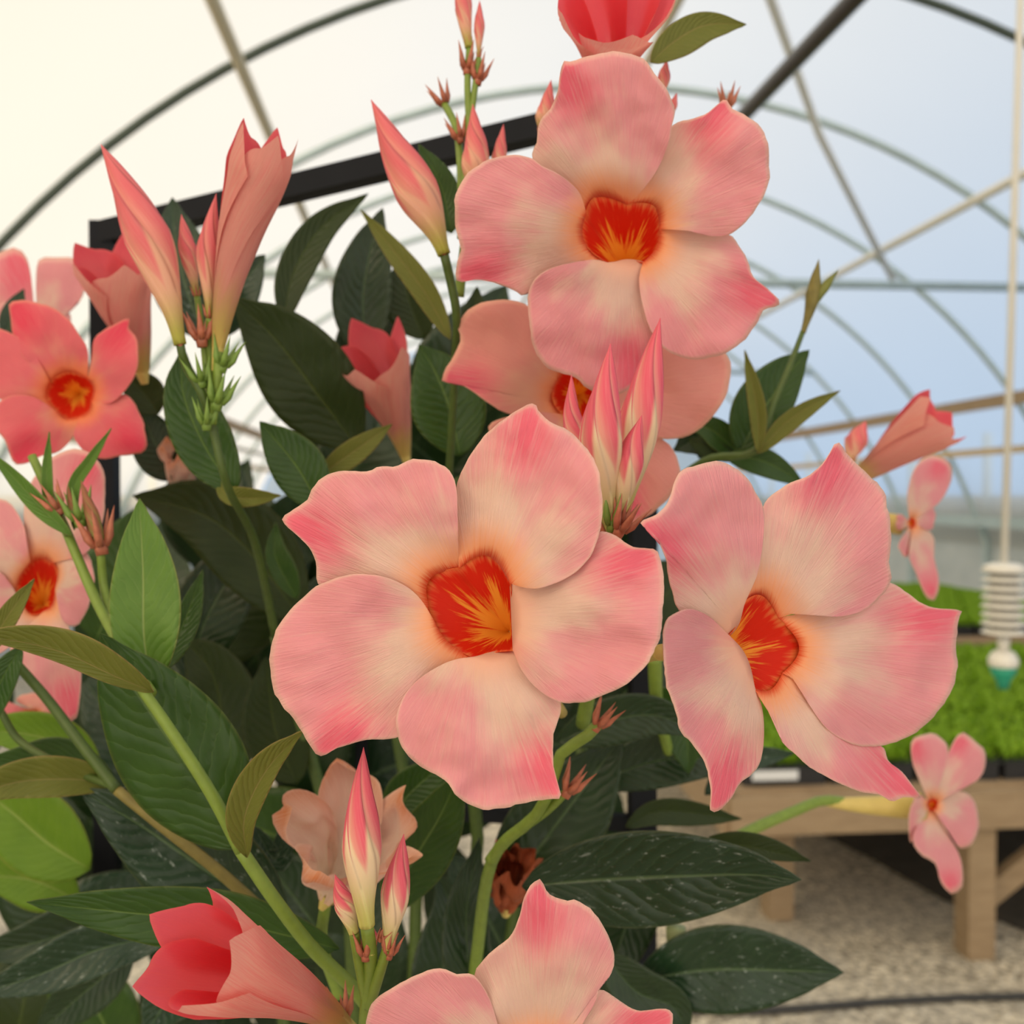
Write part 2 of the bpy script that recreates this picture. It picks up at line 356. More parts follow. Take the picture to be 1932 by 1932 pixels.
for xx, yy in ((lf1.x, BY + .35), (lf2.x, BY), (lf2.x + 1.5, BY), (lf1.x, BY + 2.4), (lf2.x, BY + 2.4), (lf2.x + 1.5, BY + 2.4)):
    MB().box((xx, yy, (ZB - .02) / 2), (.09, .09, ZB - .02)).build('leg', M_WOOD, b)
MB().beam((lf2.x + .03, BY + .03, .16), (lf2.x + .48, BY + .03, ZB - .06), .045, .07).build('diagonal_brace', M_WOOD, b)
b2, _ = bench(lf1.x - .30, lf1.x + 4.2, BY + 3.15, BY + 6.2, ZB, 'wooden bench of seedlings farther back, across the aisle from the nearest one')
for xx in (lf1.x, lf2.x, lf2.x + 1.5):
    for yy in (BY + 3.2, BY + 6.15): MB().box((xx, yy, (ZB - .02) / 2), (.09, .09, ZB - .02)).build('leg', M_WOOD, b2)
def tray_proto():
    t = empty('seedling_tray')
    m = MB(); m.box((0, 0, .03), (.27, .53, .06)); m.box((0, 0, .058), (.285, .545, .008)); m.build('tray', M_TRAY, t)
    v = []; f = []; rn = random.Random(3)
    for i in range(10):
        for j in range(20):
            cx, cy = -.12 + i * .0265, -.25 + j * .0263
            for k in range(5):
                a = rn.uniform(0, 6.28); l = rn.uniform(.02, .035); h = rn.uniform(.02, .055)
                n = len(v); dx, dy = math.cos(a), math.sin(a); b0 = Vector((cx, cy, .06))
                v += [b0, b0 + Vector((dx * l * .5 - dy * .008, dy * l * .5 + dx * .008, h)), b0 + Vector((dx * l, dy * l, h + .004)), b0 + Vector((dx * l * .5 + dy * .008, dy * l * .5 - dx * .008, h))]
                f.append((n, n + 1, n + 2, n + 3))
    o = mobj('seedlings', v, f, M_SEED, t); tag(o, kind='stuff')
    return t
proto = tray_proto(); first = True
def place_tray(x, y, z, lab, grp):
    global first
    if first: r = proto; first = False
    else:
        r = proto.copy(); C.objects.link(r)
        for ch in proto.children:
            c = ch.copy(); C.objects.link(c); c.parent = r
    r.location = (x, y, z); tag(r, lab, 'plant tray', grp)
ROW = ['front row', 'second row', 'third row', 'back row', 'rearmost row']
def seen(x, y):
    v = Vector((x - .2, y, ZB)) - CAM; return FPX * v.dot(RIGHT) / v.dot(FWD) + 966 < 1960
for i in range(13):
    for j in range(4):
        if not seen(lf1.x - .10 + i * .292, BY + .27 + j * .565): continue
        place_tray(lf1.x - .10 + i * .292, BY + .27 + j * .565, ZB + .014, 'black tray of bright green seedlings in the %s on the nearest wooden bench' % ROW[j], 'seedling trays on the near bench')
for i in range(13):
    for j in range(5):
        if not seen(lf1.x - .10 + i * .292, BY + 3.5 + j * .565): continue
        place_tray(lf1.x - .10 + i * .292, BY + 3.5 + j * .565, ZB + .014, 'black tray of green seedlings in the %s on the farther wooden bench' % ROW[j], 'seedling trays on the far bench')
q = G(1465, 1466, ZB + .05)
o = MB().box((q.x, BY - .012, ZB + .052), (.15, .004, .03)).build('bench_label', plain('white_label', (.7, .72, .74), .4)); tag(o, 'blank white label strip on the front edge of a tray on the near bench', 'label')
q1, q2 = G(1380, 1908, .012), G(2100, 1876, .012)
o = MB().tube(crom([q1 + Vector((-.5, .1, 0)), q1, (q1 + q2) / 2 + Vector((0, .02, 0)), q2, q2 + Vector((1, -.05, 0))], 30), .012, 8).build('hose', plain('black_hose', (.03, .03, .03), .5), smooth=True)
tag(o, 'thin dark hose lying across the gravel floor', 'hose')

# ------------------------------------------------------------------ hanging sensor shield
D = 2.42
sc_c = P(1894, 1130, D); k = D / FPX
ss = empty('sensor_shield', sc_c + Vector((0, 0, -.09))); tag(ss, 'white louvred round sensor shield hanging from a thin rod above the seedlings', 'weather sensor')
M_WHITE = plain('white_plastic', (.72, .70, .64), .4)
for i in range(8):
    zc = sc_c.z + (56 - i * 16.5) * k
    MB().lathe((sc_c.x, sc_c.y, zc), [(20 * k, 3 * k), (32 * k, 2 * k), (40 * k, -3 * k), (40 * k, -5 * k), (32 * k, -2 * k), (20 * k, -1 * k)], 28).build('louvre_plate', M_WHITE, ss, smooth=True)
MB().lathe((sc_c.x, sc_c.y, sc_c.z), [(24 * k, -68 * k), (24 * k, 62 * k)], 20).build('core', plain('grey_plastic', (.22, .21, .19), .5), ss, smooth=True)
MB().lathe((sc_c.x, sc_c.y, sc_c.z + 60 * k), [(38 * k, -5 * k), (36 * k, 2 * k), (24 * k, 7 * k), (6 * k, 8 * k)], 28).build('cap', M_WHITE, ss, smooth=True)
top = P(1927, -40, D) ; d_ = (top - (sc_c + Vector((0, 0, 64 * k))))
MB().tube([sc_c + Vector((0, 0, 64 * k)), sc_c + Vector((0, 0, 64 * k)) + d_, sc_c + Vector((0, 0, 64 * k)) + d_ * 1.42], .0085, 10).build('hanger_rod', M_PALEP, ss, smooth=True)
MB().lathe((sc_c.x, sc_c.y, sc_c.z - 68 * k), [(10 * k, -28 * k), (12 * k, 0)], 14).build('neck', M_WHITE, ss, smooth=True)
MB().lathe((sc_c.x, sc_c.y, sc_c.z - 96 * k), [(17 * k, -36 * k), (26 * k, -30 * k), (27 * k, -18 * k), (20 * k, -5 * k), (10 * k, 0)], 20).build('bulb', M_WHITE, ss, smooth=True)
MB().lathe((sc_c.x, sc_c.y, sc_c.z - 96 * k), [(9 * k, -74 * k), (13 * k, -58 * k), (21 * k, -46 * k), (24 * k, -33 * k)], 20).build('green_cap', plain('green_plastic', (.01, .28, .17), .4), ss, smooth=True)

# ------------------------------------------------------------------ trellis
tr = empty('trellis', G(700, 1800) * 0 + Vector((0, .5, 0))); tag(tr, 'black square-tube trellis frame behind the climbing plant', 'trellis')
TW = .0125
A, B = P(196, 442, .56), P(1214, 196, .50)
def down(p, z=0.0): return Vector((p.x, p.y, z))
MB().beam(A, B, TW, TW * .95).build('top_bar', M_BLACK, tr)
MB().beam(down(A), A + Vector((0, 0, TW * .5)), TW, TW).build('post', M_BLACK, tr)
MB().beam(down(B), B + Vector((0, 0, TW * .5)), TW, TW).build('post', M_BLACK, tr)
for dz in (.28, .56, .84):
    MB().beam(A - Vector((0, 0, dz + .03)), B - Vector((0, 0, dz + .08)), TW * .6, TW * .6).build('cross_bar', M_BLACK, tr)
M_ = (A + B) / 2
MB().beam(down(M_ , 0), M_ - Vector((0, 0, .05)) + Vector((0, .02, -.02)), TW * .5, TW * .5).build('middle_bar', M_BLACK, tr)

# ------------------------------------------------------------------ the plant
root = P(760, 1932, .50); root = Vector((root.x, root.y, 0))
plant = empty('mandevilla_plant', root)
tag(plant, 'climbing mandevilla with pale pink red-throated flowers and dark green leaves on a black trellis', 'flowering plant')
SEED = [0.0]
def seed(): SEED[0] += 3.71; return SEED[0]

def sheet(name, outline, base, depth, mat, parent, tip=None, ns=16, nt=44, rc=None, rmax=None, axis=None, half=None, jit=2.4, tipw=(150, 34), solid=.00022, label=None, edge=1.0, bulge=0.0, dip=0.0):
    """petal as a curved sheet fanned from its base edge to its margin"""
    O = crom([(p[0], p[1], 0) for p in outline], nt); b0, b1 = Vector((*base[0], 0)), Vector((*base[1], 0))
    sd = seed()
    if rc is None: rc = (b0 + b1) / 2
    else: rc = Vector((*rc, 0))
    if rmax is None: rmax = max((o - rc).length for o in O)
    cen = sum(O, Vector()) / len(O)
    ax = math.atan2(cen.y - rc.y, cen.x - rc.x) if axis is None else axis
    mid_ = (b0 + b1) / 2 - rc; bn = mid_.normalized() * bulge * (b1 - b0).length if mid_.length > 1e-6 else Vector((0, 0, 0))
    V = []; At = {'r': [], 'ang': [], 'tip': [], 'edge': [], 'seed': [], 'rd': []}
    tv = None
    if tip:
        tv = Vector((tip[0], tip[1], 0)); td = (rc - tv).normalized(); tn = Vector((-td.y, td.x, 0))
    for i in range(nt):
        t = i / (nt - 1); o = O[i]
        bpt = b0.lerp(b1, t) + bn * math.sin(PI * t)
        dj = (noise.noise(Vector((i * .55, sd, 0))) + .6 * noise.noise(Vector((i * 1.7, sd, 4)))) * jit * sst(0, .12, t) * sst(0, .12, 1 - t)
        oo = o + (o - rc).normalized() * dj
        for j in range(ns):
            s_ = (j / (ns - 1)) ** .8
            p = bpt.lerp(oo, s_)
            rr = (p - rc); r = rr.length; a = math.atan2(rr.y, rr.x) - ax
            a = (a + PI) % (2 * PI) - PI
            rn = min(1.3, r / rmax)
            V.append(P(p.x, p.y, depth(p.x, p.y, rn, a, s_, sd) + dip * math.exp(-(p - bpt).length / rmax * 16)))
            At['r'].append(max(0, (p - bpt).length / rmax)); At['ang'].append(a); At['seed'].append(sd)
            At['rd'].append(1.0 if bulge > .1 else 0.0); At['edge'].append(edge * 1.4 * sst(.955, 1.0, s_) * sst(.25, .6, rn))
            if tv is not None:
                q = p - tv; al = q.dot(td); ac = q.dot(tn)
                w_ = tipw[1] * (.45 + .75 * sst(0, 70, al)) + 12
                At['tip'].append(math.exp(-(ac / w_) ** 2) * (1 - sst(.25, 1.0, al / tipw[0])))
            else: At['tip'].append(0.0)
    F = [(i * ns + j, (i + 1) * ns + j, (i + 1) * ns + j + 1, i * ns + j + 1) for i in range(nt - 1) for j in range(ns - 1)]
    o = mobj(name, V, F, mat, parent, At, solid=solid)
    if label: o['label'] = label
    return o

def flower(rim, deep, petals, d0, mat=None, gx=0., gy=0., throat=.017, funnel=.006, lift=.0022, reflex=.004, ns=16, nt=44, tipw=(150, 34), label=None, back=None, wav=.0015, deepd=1.0, bulge=None):
    """rim: junction points between petals (clockwise); petals: [(outline, tip)] petal i runs rim[i-1] -> rim[i]"""
    mat = mat or M_PET
    n = len(rim); bulge = bulge or [.2] * n; cx = sum(p[0] for p in rim) / n; cy = sum(p[1] for p in rim) / n
    fl = empty('flower', P(cx, cy, d0) - root, plant)
    if label: fl['label'] = label
    def D0(x, y): return d0 * (1 + gx * (x - cx) / 1000 + gy * (y - cy) / 1000)
    def dep(x, y, rn, a, s_, sd):
        h = funnel * (1 - min(1, rn)) ** 2.2 + reflex * rn ** 2.6 - lift * max(-1.2, min(1.2, a * 1.3)) * sst(.02, .45, rn)
        h += reflex * .9 * (a * a) * rn
        h -= .0012 * math.cos(a * 3) * rn
        h += wav * .7 * rn ** 4 * math.sin(a * 11 + sd)
        h += wav * (noise.noise(Vector((x * .011, y * .011, sd))) * 2.2 + noise.noise(Vector((x * .03, y * .03, sd))) * .8 * rn)
        return D0(x, y) + h
    for i, (ol, tip) in enumerate(petals):
        a, b = rim[(i - 1) % n], rim[i]
        sheet('petal', [a] + ol + [b], (a, b), dep, mat, fl, tip, ns, nt, rc=(cx, cy), tipw=tipw, bulge=bulge[i], dip=throat * .16)
    # throat
    m = 60; L = []
    for i in range(n):
        a, b = Vector((*rim[i], 0)), Vector((*rim[(i + 1) % n], 0))
        for k_ in range(m // n):
            t = k_ / (m // n); mm = (a + b) / 2 - Vector((cx, cy, 0)); p = a.lerp(b, t) + mm.normalized() * bulge[(i + 1) % n] * (b - a).length * math.sin(PI * t); L.append(p + (p - Vector((cx, cy, 0))).normalized() * 2)
    m = len(L); V = []; At = {'q': [], 'ang': [], 'seed': []}; sd = seed(); dv = Vector((deep[0], deep[1], 0)); K = 14
    rmx = max((p - Vector((cx, cy, 0))).length for p in L)
    for j in range(K + 1):
        q = j / K
        for k_, p in enumerate(L):
            pp = p.lerp(dv, (1 - (1 - q) ** 1.5) * .985)
            rn = (p - Vector((cx, cy, 0))).length / (rmx * 5)
            V.append(P(pp.x, pp.y, D0(pp.x, pp.y) + funnel * (1 - rn) ** 2.2 + throat * .16 + throat * q ** .95 * deepd))
            At['q'].append(q); At['ang'].append(2 * PI * k_ / m); At['seed'].append(sd)
    F = [(j * m + k_, j * m + (k_ + 1) % m, (j + 1) * m + (k_ + 1) % m, (j + 1) * m + k_) for j in range(K) for k_ in range(m)]
    mobj('throat', V, F, M_THROAT, fl, At, solid=.0002)
    dpt = P(deep[0], deep[1], D0(*deep) + funnel + throat * deepd)
    bk = back or (deep[0], deep[1] + 60, d0 + throat + .045)
    e_ = P(*bk); MB().tube(crom([dpt + (e_ - dpt) * .08, dpt.lerp(e_, .5), e_], 10), [.0035, .0032, .003, .0028, .0025, .0022, .002, .0018, .0018, .0018], 10).build('flower_tube', M_TUBE, fl, smooth=True)
    return fl

# centre flower
flower([(866, 1072), (962, 1100), (968, 1226), (896, 1240), (818, 1170)], (962, 1192), [
 ([(690, 1135), (607, 1108), (597, 1060), (585, 1035), (558, 1008), (532, 980), (556, 960), (580, 943), (590, 922), (606, 904), (640, 889), (690, 889), (716, 879), (745, 880), (770, 868), (800, 866), (830, 875), (850, 890), (861, 922), (864, 1000)], (532, 980)),
 ([(862, 1000), (861, 922), (880, 872), (915, 822), (960, 785), (1000, 762), (1012, 766), (1018, 781), (1046, 800), (1076, 815), (1106, 845), (1126, 882), (1135, 925), (1137, 962), (1130, 1010), (1115, 1048), (1090, 1076), (1058, 1096), (1018, 1110), (988, 1108)], (1008, 764)),
 ([(1020, 1085), (1090, 1040), (1128, 1004), (1160, 1010), (1190, 1030), (1216, 1035), (1239, 1038), (1249, 1070), (1253, 1110), (1250, 1160), (1243, 1208), (1216, 1258), (1182, 1290), (1150, 1306), (1110, 1322), (1070, 1326), (1040, 1318), (1010, 1296), (986, 1266)], (1240, 1040)),
 ([(1010, 1270), (1058, 1325), (1045, 1385), (1044, 1440), (1053, 1480), (1057, 1505), (1030, 1508), (985, 1516), (950, 1525), (915, 1527), (885, 1518), (860, 1500), (840, 1473), (795, 1447), (767, 1422), (752, 1392), (748, 1352), (765, 1308), (800, 1274), (850, 1247)], (1056, 1504)),
 ([(860, 1290), (800, 1350), (752, 1390), (690, 1396), (640, 1410), (605, 1426), (582, 1402), (565, 1372), (545, 1346), (520, 1312), (510, 1262), (514, 1210), (534, 1168), (570, 1128), (610, 1100), (660, 1084), (710, 1085), (755, 1100), (790, 1126)], (605, 1424)),
], .232, gx=-.16, gy=-.05, ns=24, nt=90, tipw=(190, 34), label='large open flower facing the camera in the middle', back=(1060, 1345, .31), funnel=.009, bulge=[.38, .38, .0, -.05, .12])
# right flower
flower([(1376, 1200), (1402, 1140), (1466, 1166), (1476, 1270), (1424, 1302)], (1348, 1240), [
 ([(1436, 1330), (1441, 1372), (1438, 1420), (1426, 1452), (1394, 1480), (1378, 1508), (1352, 1531), (1340, 1528), (1341, 1490), (1330, 1440), (1305, 1402), (1282, 1376), (1276, 1342), (1260, 1302), (1254, 1260), (1251, 1200), (1258, 1170), (1284, 1152), (1310, 1150), (1340, 1165), (1362, 1188)], (1348, 1529)),
 ([(1330, 1180), (1284, 1156), (1262, 1092), (1255, 1050), (1236, 1012), (1208, 985), (1240, 970), (1262, 944), (1274, 902), (1288, 885), (1310, 880), (1336, 872), (1366, 873), (1396, 890), (1415, 910), (1425, 930), (1438, 952), (1442, 985), (1437, 1040), (1425, 1092)], (1209, 986)),
 ([(1418, 1090), (1436, 1030), (1440, 955), (1480, 917), (1520, 900), (1546, 880), (1564, 858), (1580, 834), (1600, 860), (1636, 895), (1656, 912), (1671, 935), (1673, 955), (1681, 1000), (1677, 1060), (1679, 1100), (1640, 1145), (1600, 1161), (1560, 1162), (1510, 1156)], (1580, 836)),
 ([(1540, 1150), (1620, 1120), (1678, 1100), (1710, 1118), (1742, 1140), (1772, 1148), (1813, 1152), (1808, 1170), (1803, 1220), (1806, 1260), (1796, 1300), (1770, 1341), (1735, 1376), (1700, 1396), (1665, 1406), (1625, 1408), (1590, 1396), (1560, 1375), (1532, 1338), (1516, 1305), (1500, 1284)], (1812, 1154)),
 ([(1510, 1290), (1545, 1340), (1590, 1380), (1640, 1400), (1666, 1410), (1676, 1436), (1700, 1455), (1720, 1480), (1737, 1505), (1706, 1504), (1683, 1512), (1660, 1500), (1625, 1494), (1590, 1481), (1560, 1466), (1526, 1446), (1500, 1422), (1476, 1400), (1462, 1362), (1442, 1330)], (1736, 1504)),
], .243, gx=.45, gy=-.02, ns=24, nt=90, tipw=(200, 36), label='open flower turned to the right, beside the middle one', back=(1225, 1235, .33), funnel=.010, lift=.003, throat=.016, bulge=[-.12, -.12, .4, .35, .25])
# top flower
flower([(1106, 402), (1184, 386), (1244, 432), (1214, 494), (1150, 498)], (1178, 512), [
 ([(1090, 492), (1040, 512), (994, 555), (968, 548), (938, 535), (900, 528), (863, 531), (862, 500), (868, 468), (860, 428), (858, 382), (866, 350), (890, 320), (925, 300), (960, 292), (1000, 297), (1020, 312), (1056, 330), (1092, 362)], (864, 530)),
 ([(1058, 362), (1006, 305), (1012, 270), (1018, 232), (1040, 202), (1050, 180), (1055, 150), (1062, 117), (1076, 118), (1100, 108), (1150, 98), (1180, 100), (1215, 112), (1238, 143), (1256, 166), (1273, 206), (1268, 236), (1262, 270), (1240, 320), (1211, 360)], (1064, 120)),
 ([(1215, 340), (1250, 270), (1270, 236), (1300, 225), (1330, 215), (1355, 196), (1370, 186), (1380, 204), (1400, 215), (1426, 231), (1441, 250), (1450, 282), (1452, 320), (1450, 346), (1432, 385), (1405, 420), (1376, 443), (1340, 445), (1300, 436)], (1369, 190)),
 ([(1300, 430), (1375, 443), (1392, 462), (1410, 490), (1421, 522), (1450, 546), (1471, 572), (1440, 586), (1430, 610), (1400, 645), (1370, 665), (1320, 677), (1280, 672), (1250, 655), (1226, 620), (1211, 570), (1206, 525)], (1470, 572)),
 ([(1220, 560), (1240, 640), (1220, 700), (1180, 738), (1140, 746), (1108, 732), (1085, 712), (1045, 700), (1020, 680), (1005, 650), (998, 600), (996, 560), (1006, 530), (1035, 508), (1075, 497), (1120, 490)], (1190, 735)),
], .292, gx=.03, gy=.16, ns=20, nt=70, tipw=(150, 30), label='open flower near the top', back=(1170, 640, .37), funnel=.010, lift=.003, bulge=[.25, .35, .35, .15, -.1])
# flower tucked behind
flower([(1052, 716), (1105, 700), (1122, 735), (1110, 780), (1062, 782)], (1092, 745), [
 ([(1000, 790), (955, 779), (928, 765), (900, 745), (868, 725), (834, 717), (858, 668), (870, 640), (863, 612), (888, 581), (925, 567), (965, 565), (1000, 580), (1040, 640)], (836, 716)),
 ([(1030, 640), (1010, 570), (1060, 520), (1120, 520), (1150, 580), (1140, 660)], None),
 ([(1160, 660), (1250, 640), (1340, 645), (1371, 668), (1379, 700), (1370, 746), (1346, 785), (1311, 815), (1275, 827), (1230, 820)], None),
 ([(1180, 800), (1245, 826), (1272, 852), (1284, 895), (1268, 930), (1236, 966), (1200, 985), (1175, 992), (1135, 950)], (1200, 985)),
 ([(1090, 880), (1040, 910), (980, 885), (935, 842), (922, 806), (945, 790), (1010, 778)], None),
], .345, M_PETW, gx=.05, gy=.1, nt=50, tipw=(140, 26), label='open flower partly hidden behind the top one', back=(1100, 820, .43))
# bottom flower
flower([(950, 1998), (1070, 1990), (1110, 2060), (1020, 2130), (930, 2080)], (1010, 2085), [
 ([(820, 2100), (720, 2060), (688, 1990), (692, 1930), (698, 1900), (720, 1876), (756, 1855), (786, 1840), (830, 1827), (862, 1838), (896, 1842), (930, 1900)], (720, 2070)),
 ([(930, 1910), (896, 1842), (925, 1800), (960, 1770), (980, 1730), (990, 1690), (1017, 1657), (1036, 1686), (1066, 1699), (1090, 1698), (1116, 1718), (1140, 1750), (1155, 1786), (1158, 1820), (1148, 1845), (1130, 1861), (1126, 1885), (1100, 1930)], (1016, 1662)),
 ([(1100, 1930), (1128, 1870), (1165, 1885), (1200, 1906), (1265, 1906), (1268, 1950), (1280, 2040), (1220, 2100)], (1264, 1908)),
 ([(1200, 2120), (1180, 2220), (1080, 2260), (1020, 2200)], (1180, 2220)),
 ([(980, 2200), (900, 2240), (800, 2180), (780, 2110)], (900, 2240)),
], .248, gx=.0, gy=.10, ns=22, nt=70, tipw=(180, 34), label='flower cut off at the bottom', back=(1010, 2180, .33))
# left pink flower
flower([(95, 722), (166, 716), (172, 756), (150, 786), (108, 776)], (150, 742), [
 ([(50, 760), (-30, 745), (-90, 690), (-70, 640), (-20, 620), (20, 628), (60, 660)], None),
 ([(60, 690), (30, 650), (20, 600), (22, 568), (75, 572), (115, 590), (146, 625), (165, 662)], (24, 572)),
 ([(172, 680), (178, 640), (200, 620), (245, 600), (242, 618), (258, 642), (258, 700), (236, 738), (205, 762)], (240, 604)),
 ([(205, 760), (236, 744), (262, 776), (275, 818), (272, 852), (230, 860), (196, 866), (165, 856), (140, 826)], (270, 850)),
 ([(140, 820), (115, 850), (80, 860), (45, 876), (25, 871), (8, 830), (-20, 790), (10, 750), (60, 748)], (28, 868)),
], .395, M_HOT, gx=-.1, gy=.0, nt=40, tipw=(110, 24), label='deep pink flower at the upper left', back=(140, 800, .47), funnel=.008)
# left pale flower
flower([(58, 1062), (98, 1062), (104, 1110), (84, 1152), (46, 1150)], (80, 1140), [
 ([(-40, 1160), (-90, 1080), (-70, 990), (-20, 946), (15, 946), (42, 985), (52, 1030)], None),
 ([(46, 1000), (50, 932), (80, 880), (130, 848), (170, 855), (196, 890), (198, 940), (190, 1000), (160, 1045)], (176, 860)),
 ([(150, 1030), (178, 1080), (168, 1140), (145, 1180), (118, 1170)], None),
 ([(120, 1170), (150, 1230), (152, 1300), (140, 1362), (90, 1330), (45, 1280), (20, 1220)], (140, 1355)),
 ([(20, 1220), (-40, 1240), (-90, 1180), (-60, 1100), (0, 1080)], None),
], .372, M_PET, gx=-.15, nt=40, tipw=(110, 24), label='pale pink flower at the left edge', back=(70, 1200, .45))
flower([(62, 1340), (78, 1350), (76, 1368), (58, 1370), (50, 1354)], (66, 1358), [
 ([(10, 1400), (-40, 1390), (-30, 1340), (0, 1320), (30, 1330)], (-20, 1390)), ([(30, 1320), (60, 1308), (90, 1320), (95, 1340)], None), ([(100, 1340), (112, 1362), (100, 1385)], None),
 ([(90, 1385), (60, 1395), (50, 1385)], None), ([(30, 1385), (10, 1410), (0, 1380), (20, 1360)], None)], .47, M_PETW, nt=24, ns=10, label='small blurred flower at the left edge', back=(80, 1400, .52), funnel=.004)
# pale flower, far upper left
flower([(70, 640), (92, 636), (100, 655), (84, 668), (68, 660)], (84, 655), [
 ([(0, 580), (-40, 540), (-30, 490), (0, 478), (30, 468), (55, 500)], (25, 470)), ([(70, 500), (100, 486), (150, 492), (162, 530), (150, 570), (120, 590)], None), ([(130, 590), (130, 620), (100, 640)], None),
 ([(80, 650), (40, 640), (40, 610)], None), ([(20, 620), (-10, 600), (10, 570)], None)], .50, M_PET, nt=28, ns=10, label='pale flower seen from behind at the left edge', back=(90, 660, .53), funnel=.003)
# lower right small flower
flower([(1752, 1512), (1762, 1509), (1767, 1518), (1761, 1527), (1752, 1524)], (1757, 1520), [
 ([(1735, 1560), (1718, 1590), (1715, 1540), (1730, 1500)], None),
 ([(1738, 1480), (1722, 1440), (1720, 1400), (1745, 1385), (1770, 1388), (1788, 1410), (1782, 1450), (1772, 1480)], (1722, 1400)),
 ([(1775, 1480), (1785, 1430), (1812, 1383), (1835, 1395), (1858, 1420), (1856, 1455), (1835, 1478), (1800, 1492)], (1815, 1386)),
 ([(1800, 1495), (1830, 1500), (1846, 1540), (1842, 1580), (1815, 1602), (1790, 1570)], None),
 ([(1792, 1580), (1812, 1620), (1816, 1670), (1795, 1686), (1775, 1665), (1765, 1630), (1735, 1610), (1722, 1580), (1738, 1545)], (1795, 1684)),
], .50, M_PET, gx=.5, nt=30, ns=10, label='small distant flower at the lower right', back=(1640, 1520, .515), funnel=.006, throat=.008, tipw=(60, 14))
# side-on flower at right
fl = flower([(1716, 982), (1722, 980), (1725, 988), (1721, 994), (1716, 992)], (1715, 988), [
 ([(1695, 1000), (1690, 990), (1695, 970)], None),
 ([(1712, 930), (1728, 880), (1755, 860), (1785, 868), (1797, 895), (1782, 935), (1758, 960)], (1780, 866)),
 ([(1750, 950), (1765, 970), (1755, 1000)], None),
 ([(1760, 1010), (1762, 1050), (1772, 1100), (1762, 1134), (1745, 1122), (1728, 1080), (1715, 1050)], (1760, 1130)),
 ([(1712, 1050), (1695, 1030)], None)], .52, M_PET, gx=.6, nt=28, ns=10, label='pale flower seen from the side at the right', back=(1640, 985, .53), funnel=.004, throat=.006, tipw=(60, 12))

# ---- half-open cups and buds
def frames(pts):
    out = []; ref = None
    for i, p in enumerate(pts):
        t = (pts[min(i + 1, len(pts) - 1)] - pts[max(i - 1, 0)]).normalized()
        if ref is None: ref = RIGHT - t * RIGHT.dot(t) if abs(t.dot(RIGHT)) < .95 else UP.copy()
        x = (ref - t * ref.dot(t)).normalized(); ref = x; out.append((p, x, t.cross(x), t))
    return out
def cup(path, rad, mat, tipl=.20, twist=1.0, flare=0.0, a0=0.0, label=None, name='flower', wilt=0., cover=1.55):
    """half-open flower: five overlapping petals furled around an axis; path = [(px,py,depth)], rad in px"""
    N = 26; pp = crom(path, N)
    pts = [P(p.x, p.y, p.z) for p in pp]; fr = frames(pts)
    rr = crom([(r, 0, 0) for r in rad], N)
    fl = empty(name, pts[0] - root, plant)
    if label: fl['label'] = label
    for k_ in range(5):
        th0 = a0 + 2 * PI * k_ / 5; half = PI / 5 * cover; V = []; sd = seed()
        At = {'r': [], 'ang': [], 'tip': [], 'edge': [], 'seed': []}; NT = 22
        for i in range(N):
            s_ = i / (N - 1)
            for j in range(NT):
                u = j / (NT - 1) * 2 - 1
                tipn = .62 * (1 - abs(u) ** 2.5) + .42 * max(0, 1 - abs(u - .35) * 2.0) ** 1.4
                se = s_ * (1 - tipl + 2 * tipl * tipn) if s_ > .0 else 0
                x_ = se * (N - 1); i0 = min(N - 2, int(x_)); f_ = x_ - i0
                p0, X, Y, T = fr[i0]; p1 = fr[i0 + 1][0]
                c = p0 + (p1 - p0) * f_; rpx = rr[i0].x + (rr[i0 + 1].x - rr[i0].x) * min(1, f_)
                dd = pp[min(N - 1, i0)].z
                th = th0 + u * half * (.55 + .45 * sst(0, .4, s_)) + twist * s_
                R_ = rpx / FPX * dd * (1 + .13 * u * sst(.25, .8, s_) + flare * sst(.6, 1.0, s_) * tipn)
                if wilt: R_ *= 1 + wilt * noise.noise(Vector((th * 2, s_ * 4, sd))); c = c + T * (wilt * .012 * noise.noise(Vector((th, 3, sd))) * s_)
                V.append(c + (X * math.cos(th) + Y * math.sin(th)) * R_)
                At['r'].append(.05 + s_ * .95); At['ang'].append(u * .6); At['seed'].append(sd)
                At['tip'].append(sst(.75, 1, s_) * tipn * .9); At['edge'].append(sst(.93, 1, abs(u)) * .5 + sst(.965, 1, s_) * .5)
        F = [(i * NT + j, (i + 1) * NT + j, (i + 1) * NT + j + 1, i * NT + j + 1) for i in range(N - 1) for j in range(NT - 1)]
        mobj('petal', V, F, mat, fl, At)
    # tube at the base
    MB().tube([pts[0] - (pts[1] - pts[0]) * 3] + pts[:3], [rr[0].x * .5 / FPX * pp[0].z] + [rr[i].x * .97 / FPX * pp[i].z for i in range(3)], 16, cap=False).build('flower_tube', M_TUBE, fl, smooth=True)
    return fl
def sepals(parent, base, dirv, size, mat=None, n=5, spread=.45, name='calyx'):
    d = dirv.normalized(); x = d.orthogonal().normalized(); y = d.cross(x); m = MB()
    for k_ in range(n):
        a = 2 * PI * k_ / n + .4; o = x * math.cos(a) + y * math.sin(a)
        p0 = base + o * size * .14; p1 = base + o * size * (.25 + spread * .35) + d * size * .5; p2 = base + o * size * (.22 + spread) + d * size
        m.tube([p0, p0.lerp(p1, .5) + o * size * .04, p1, p2], [size * .11, size * .12, size * .08, size * .006], 6)
    m.tube([base - d * size * .25, base + d * size * .12], [size * .16, size * .2], 10)
    return m.build(name, mat or M_SEP, parent, smooth=True)
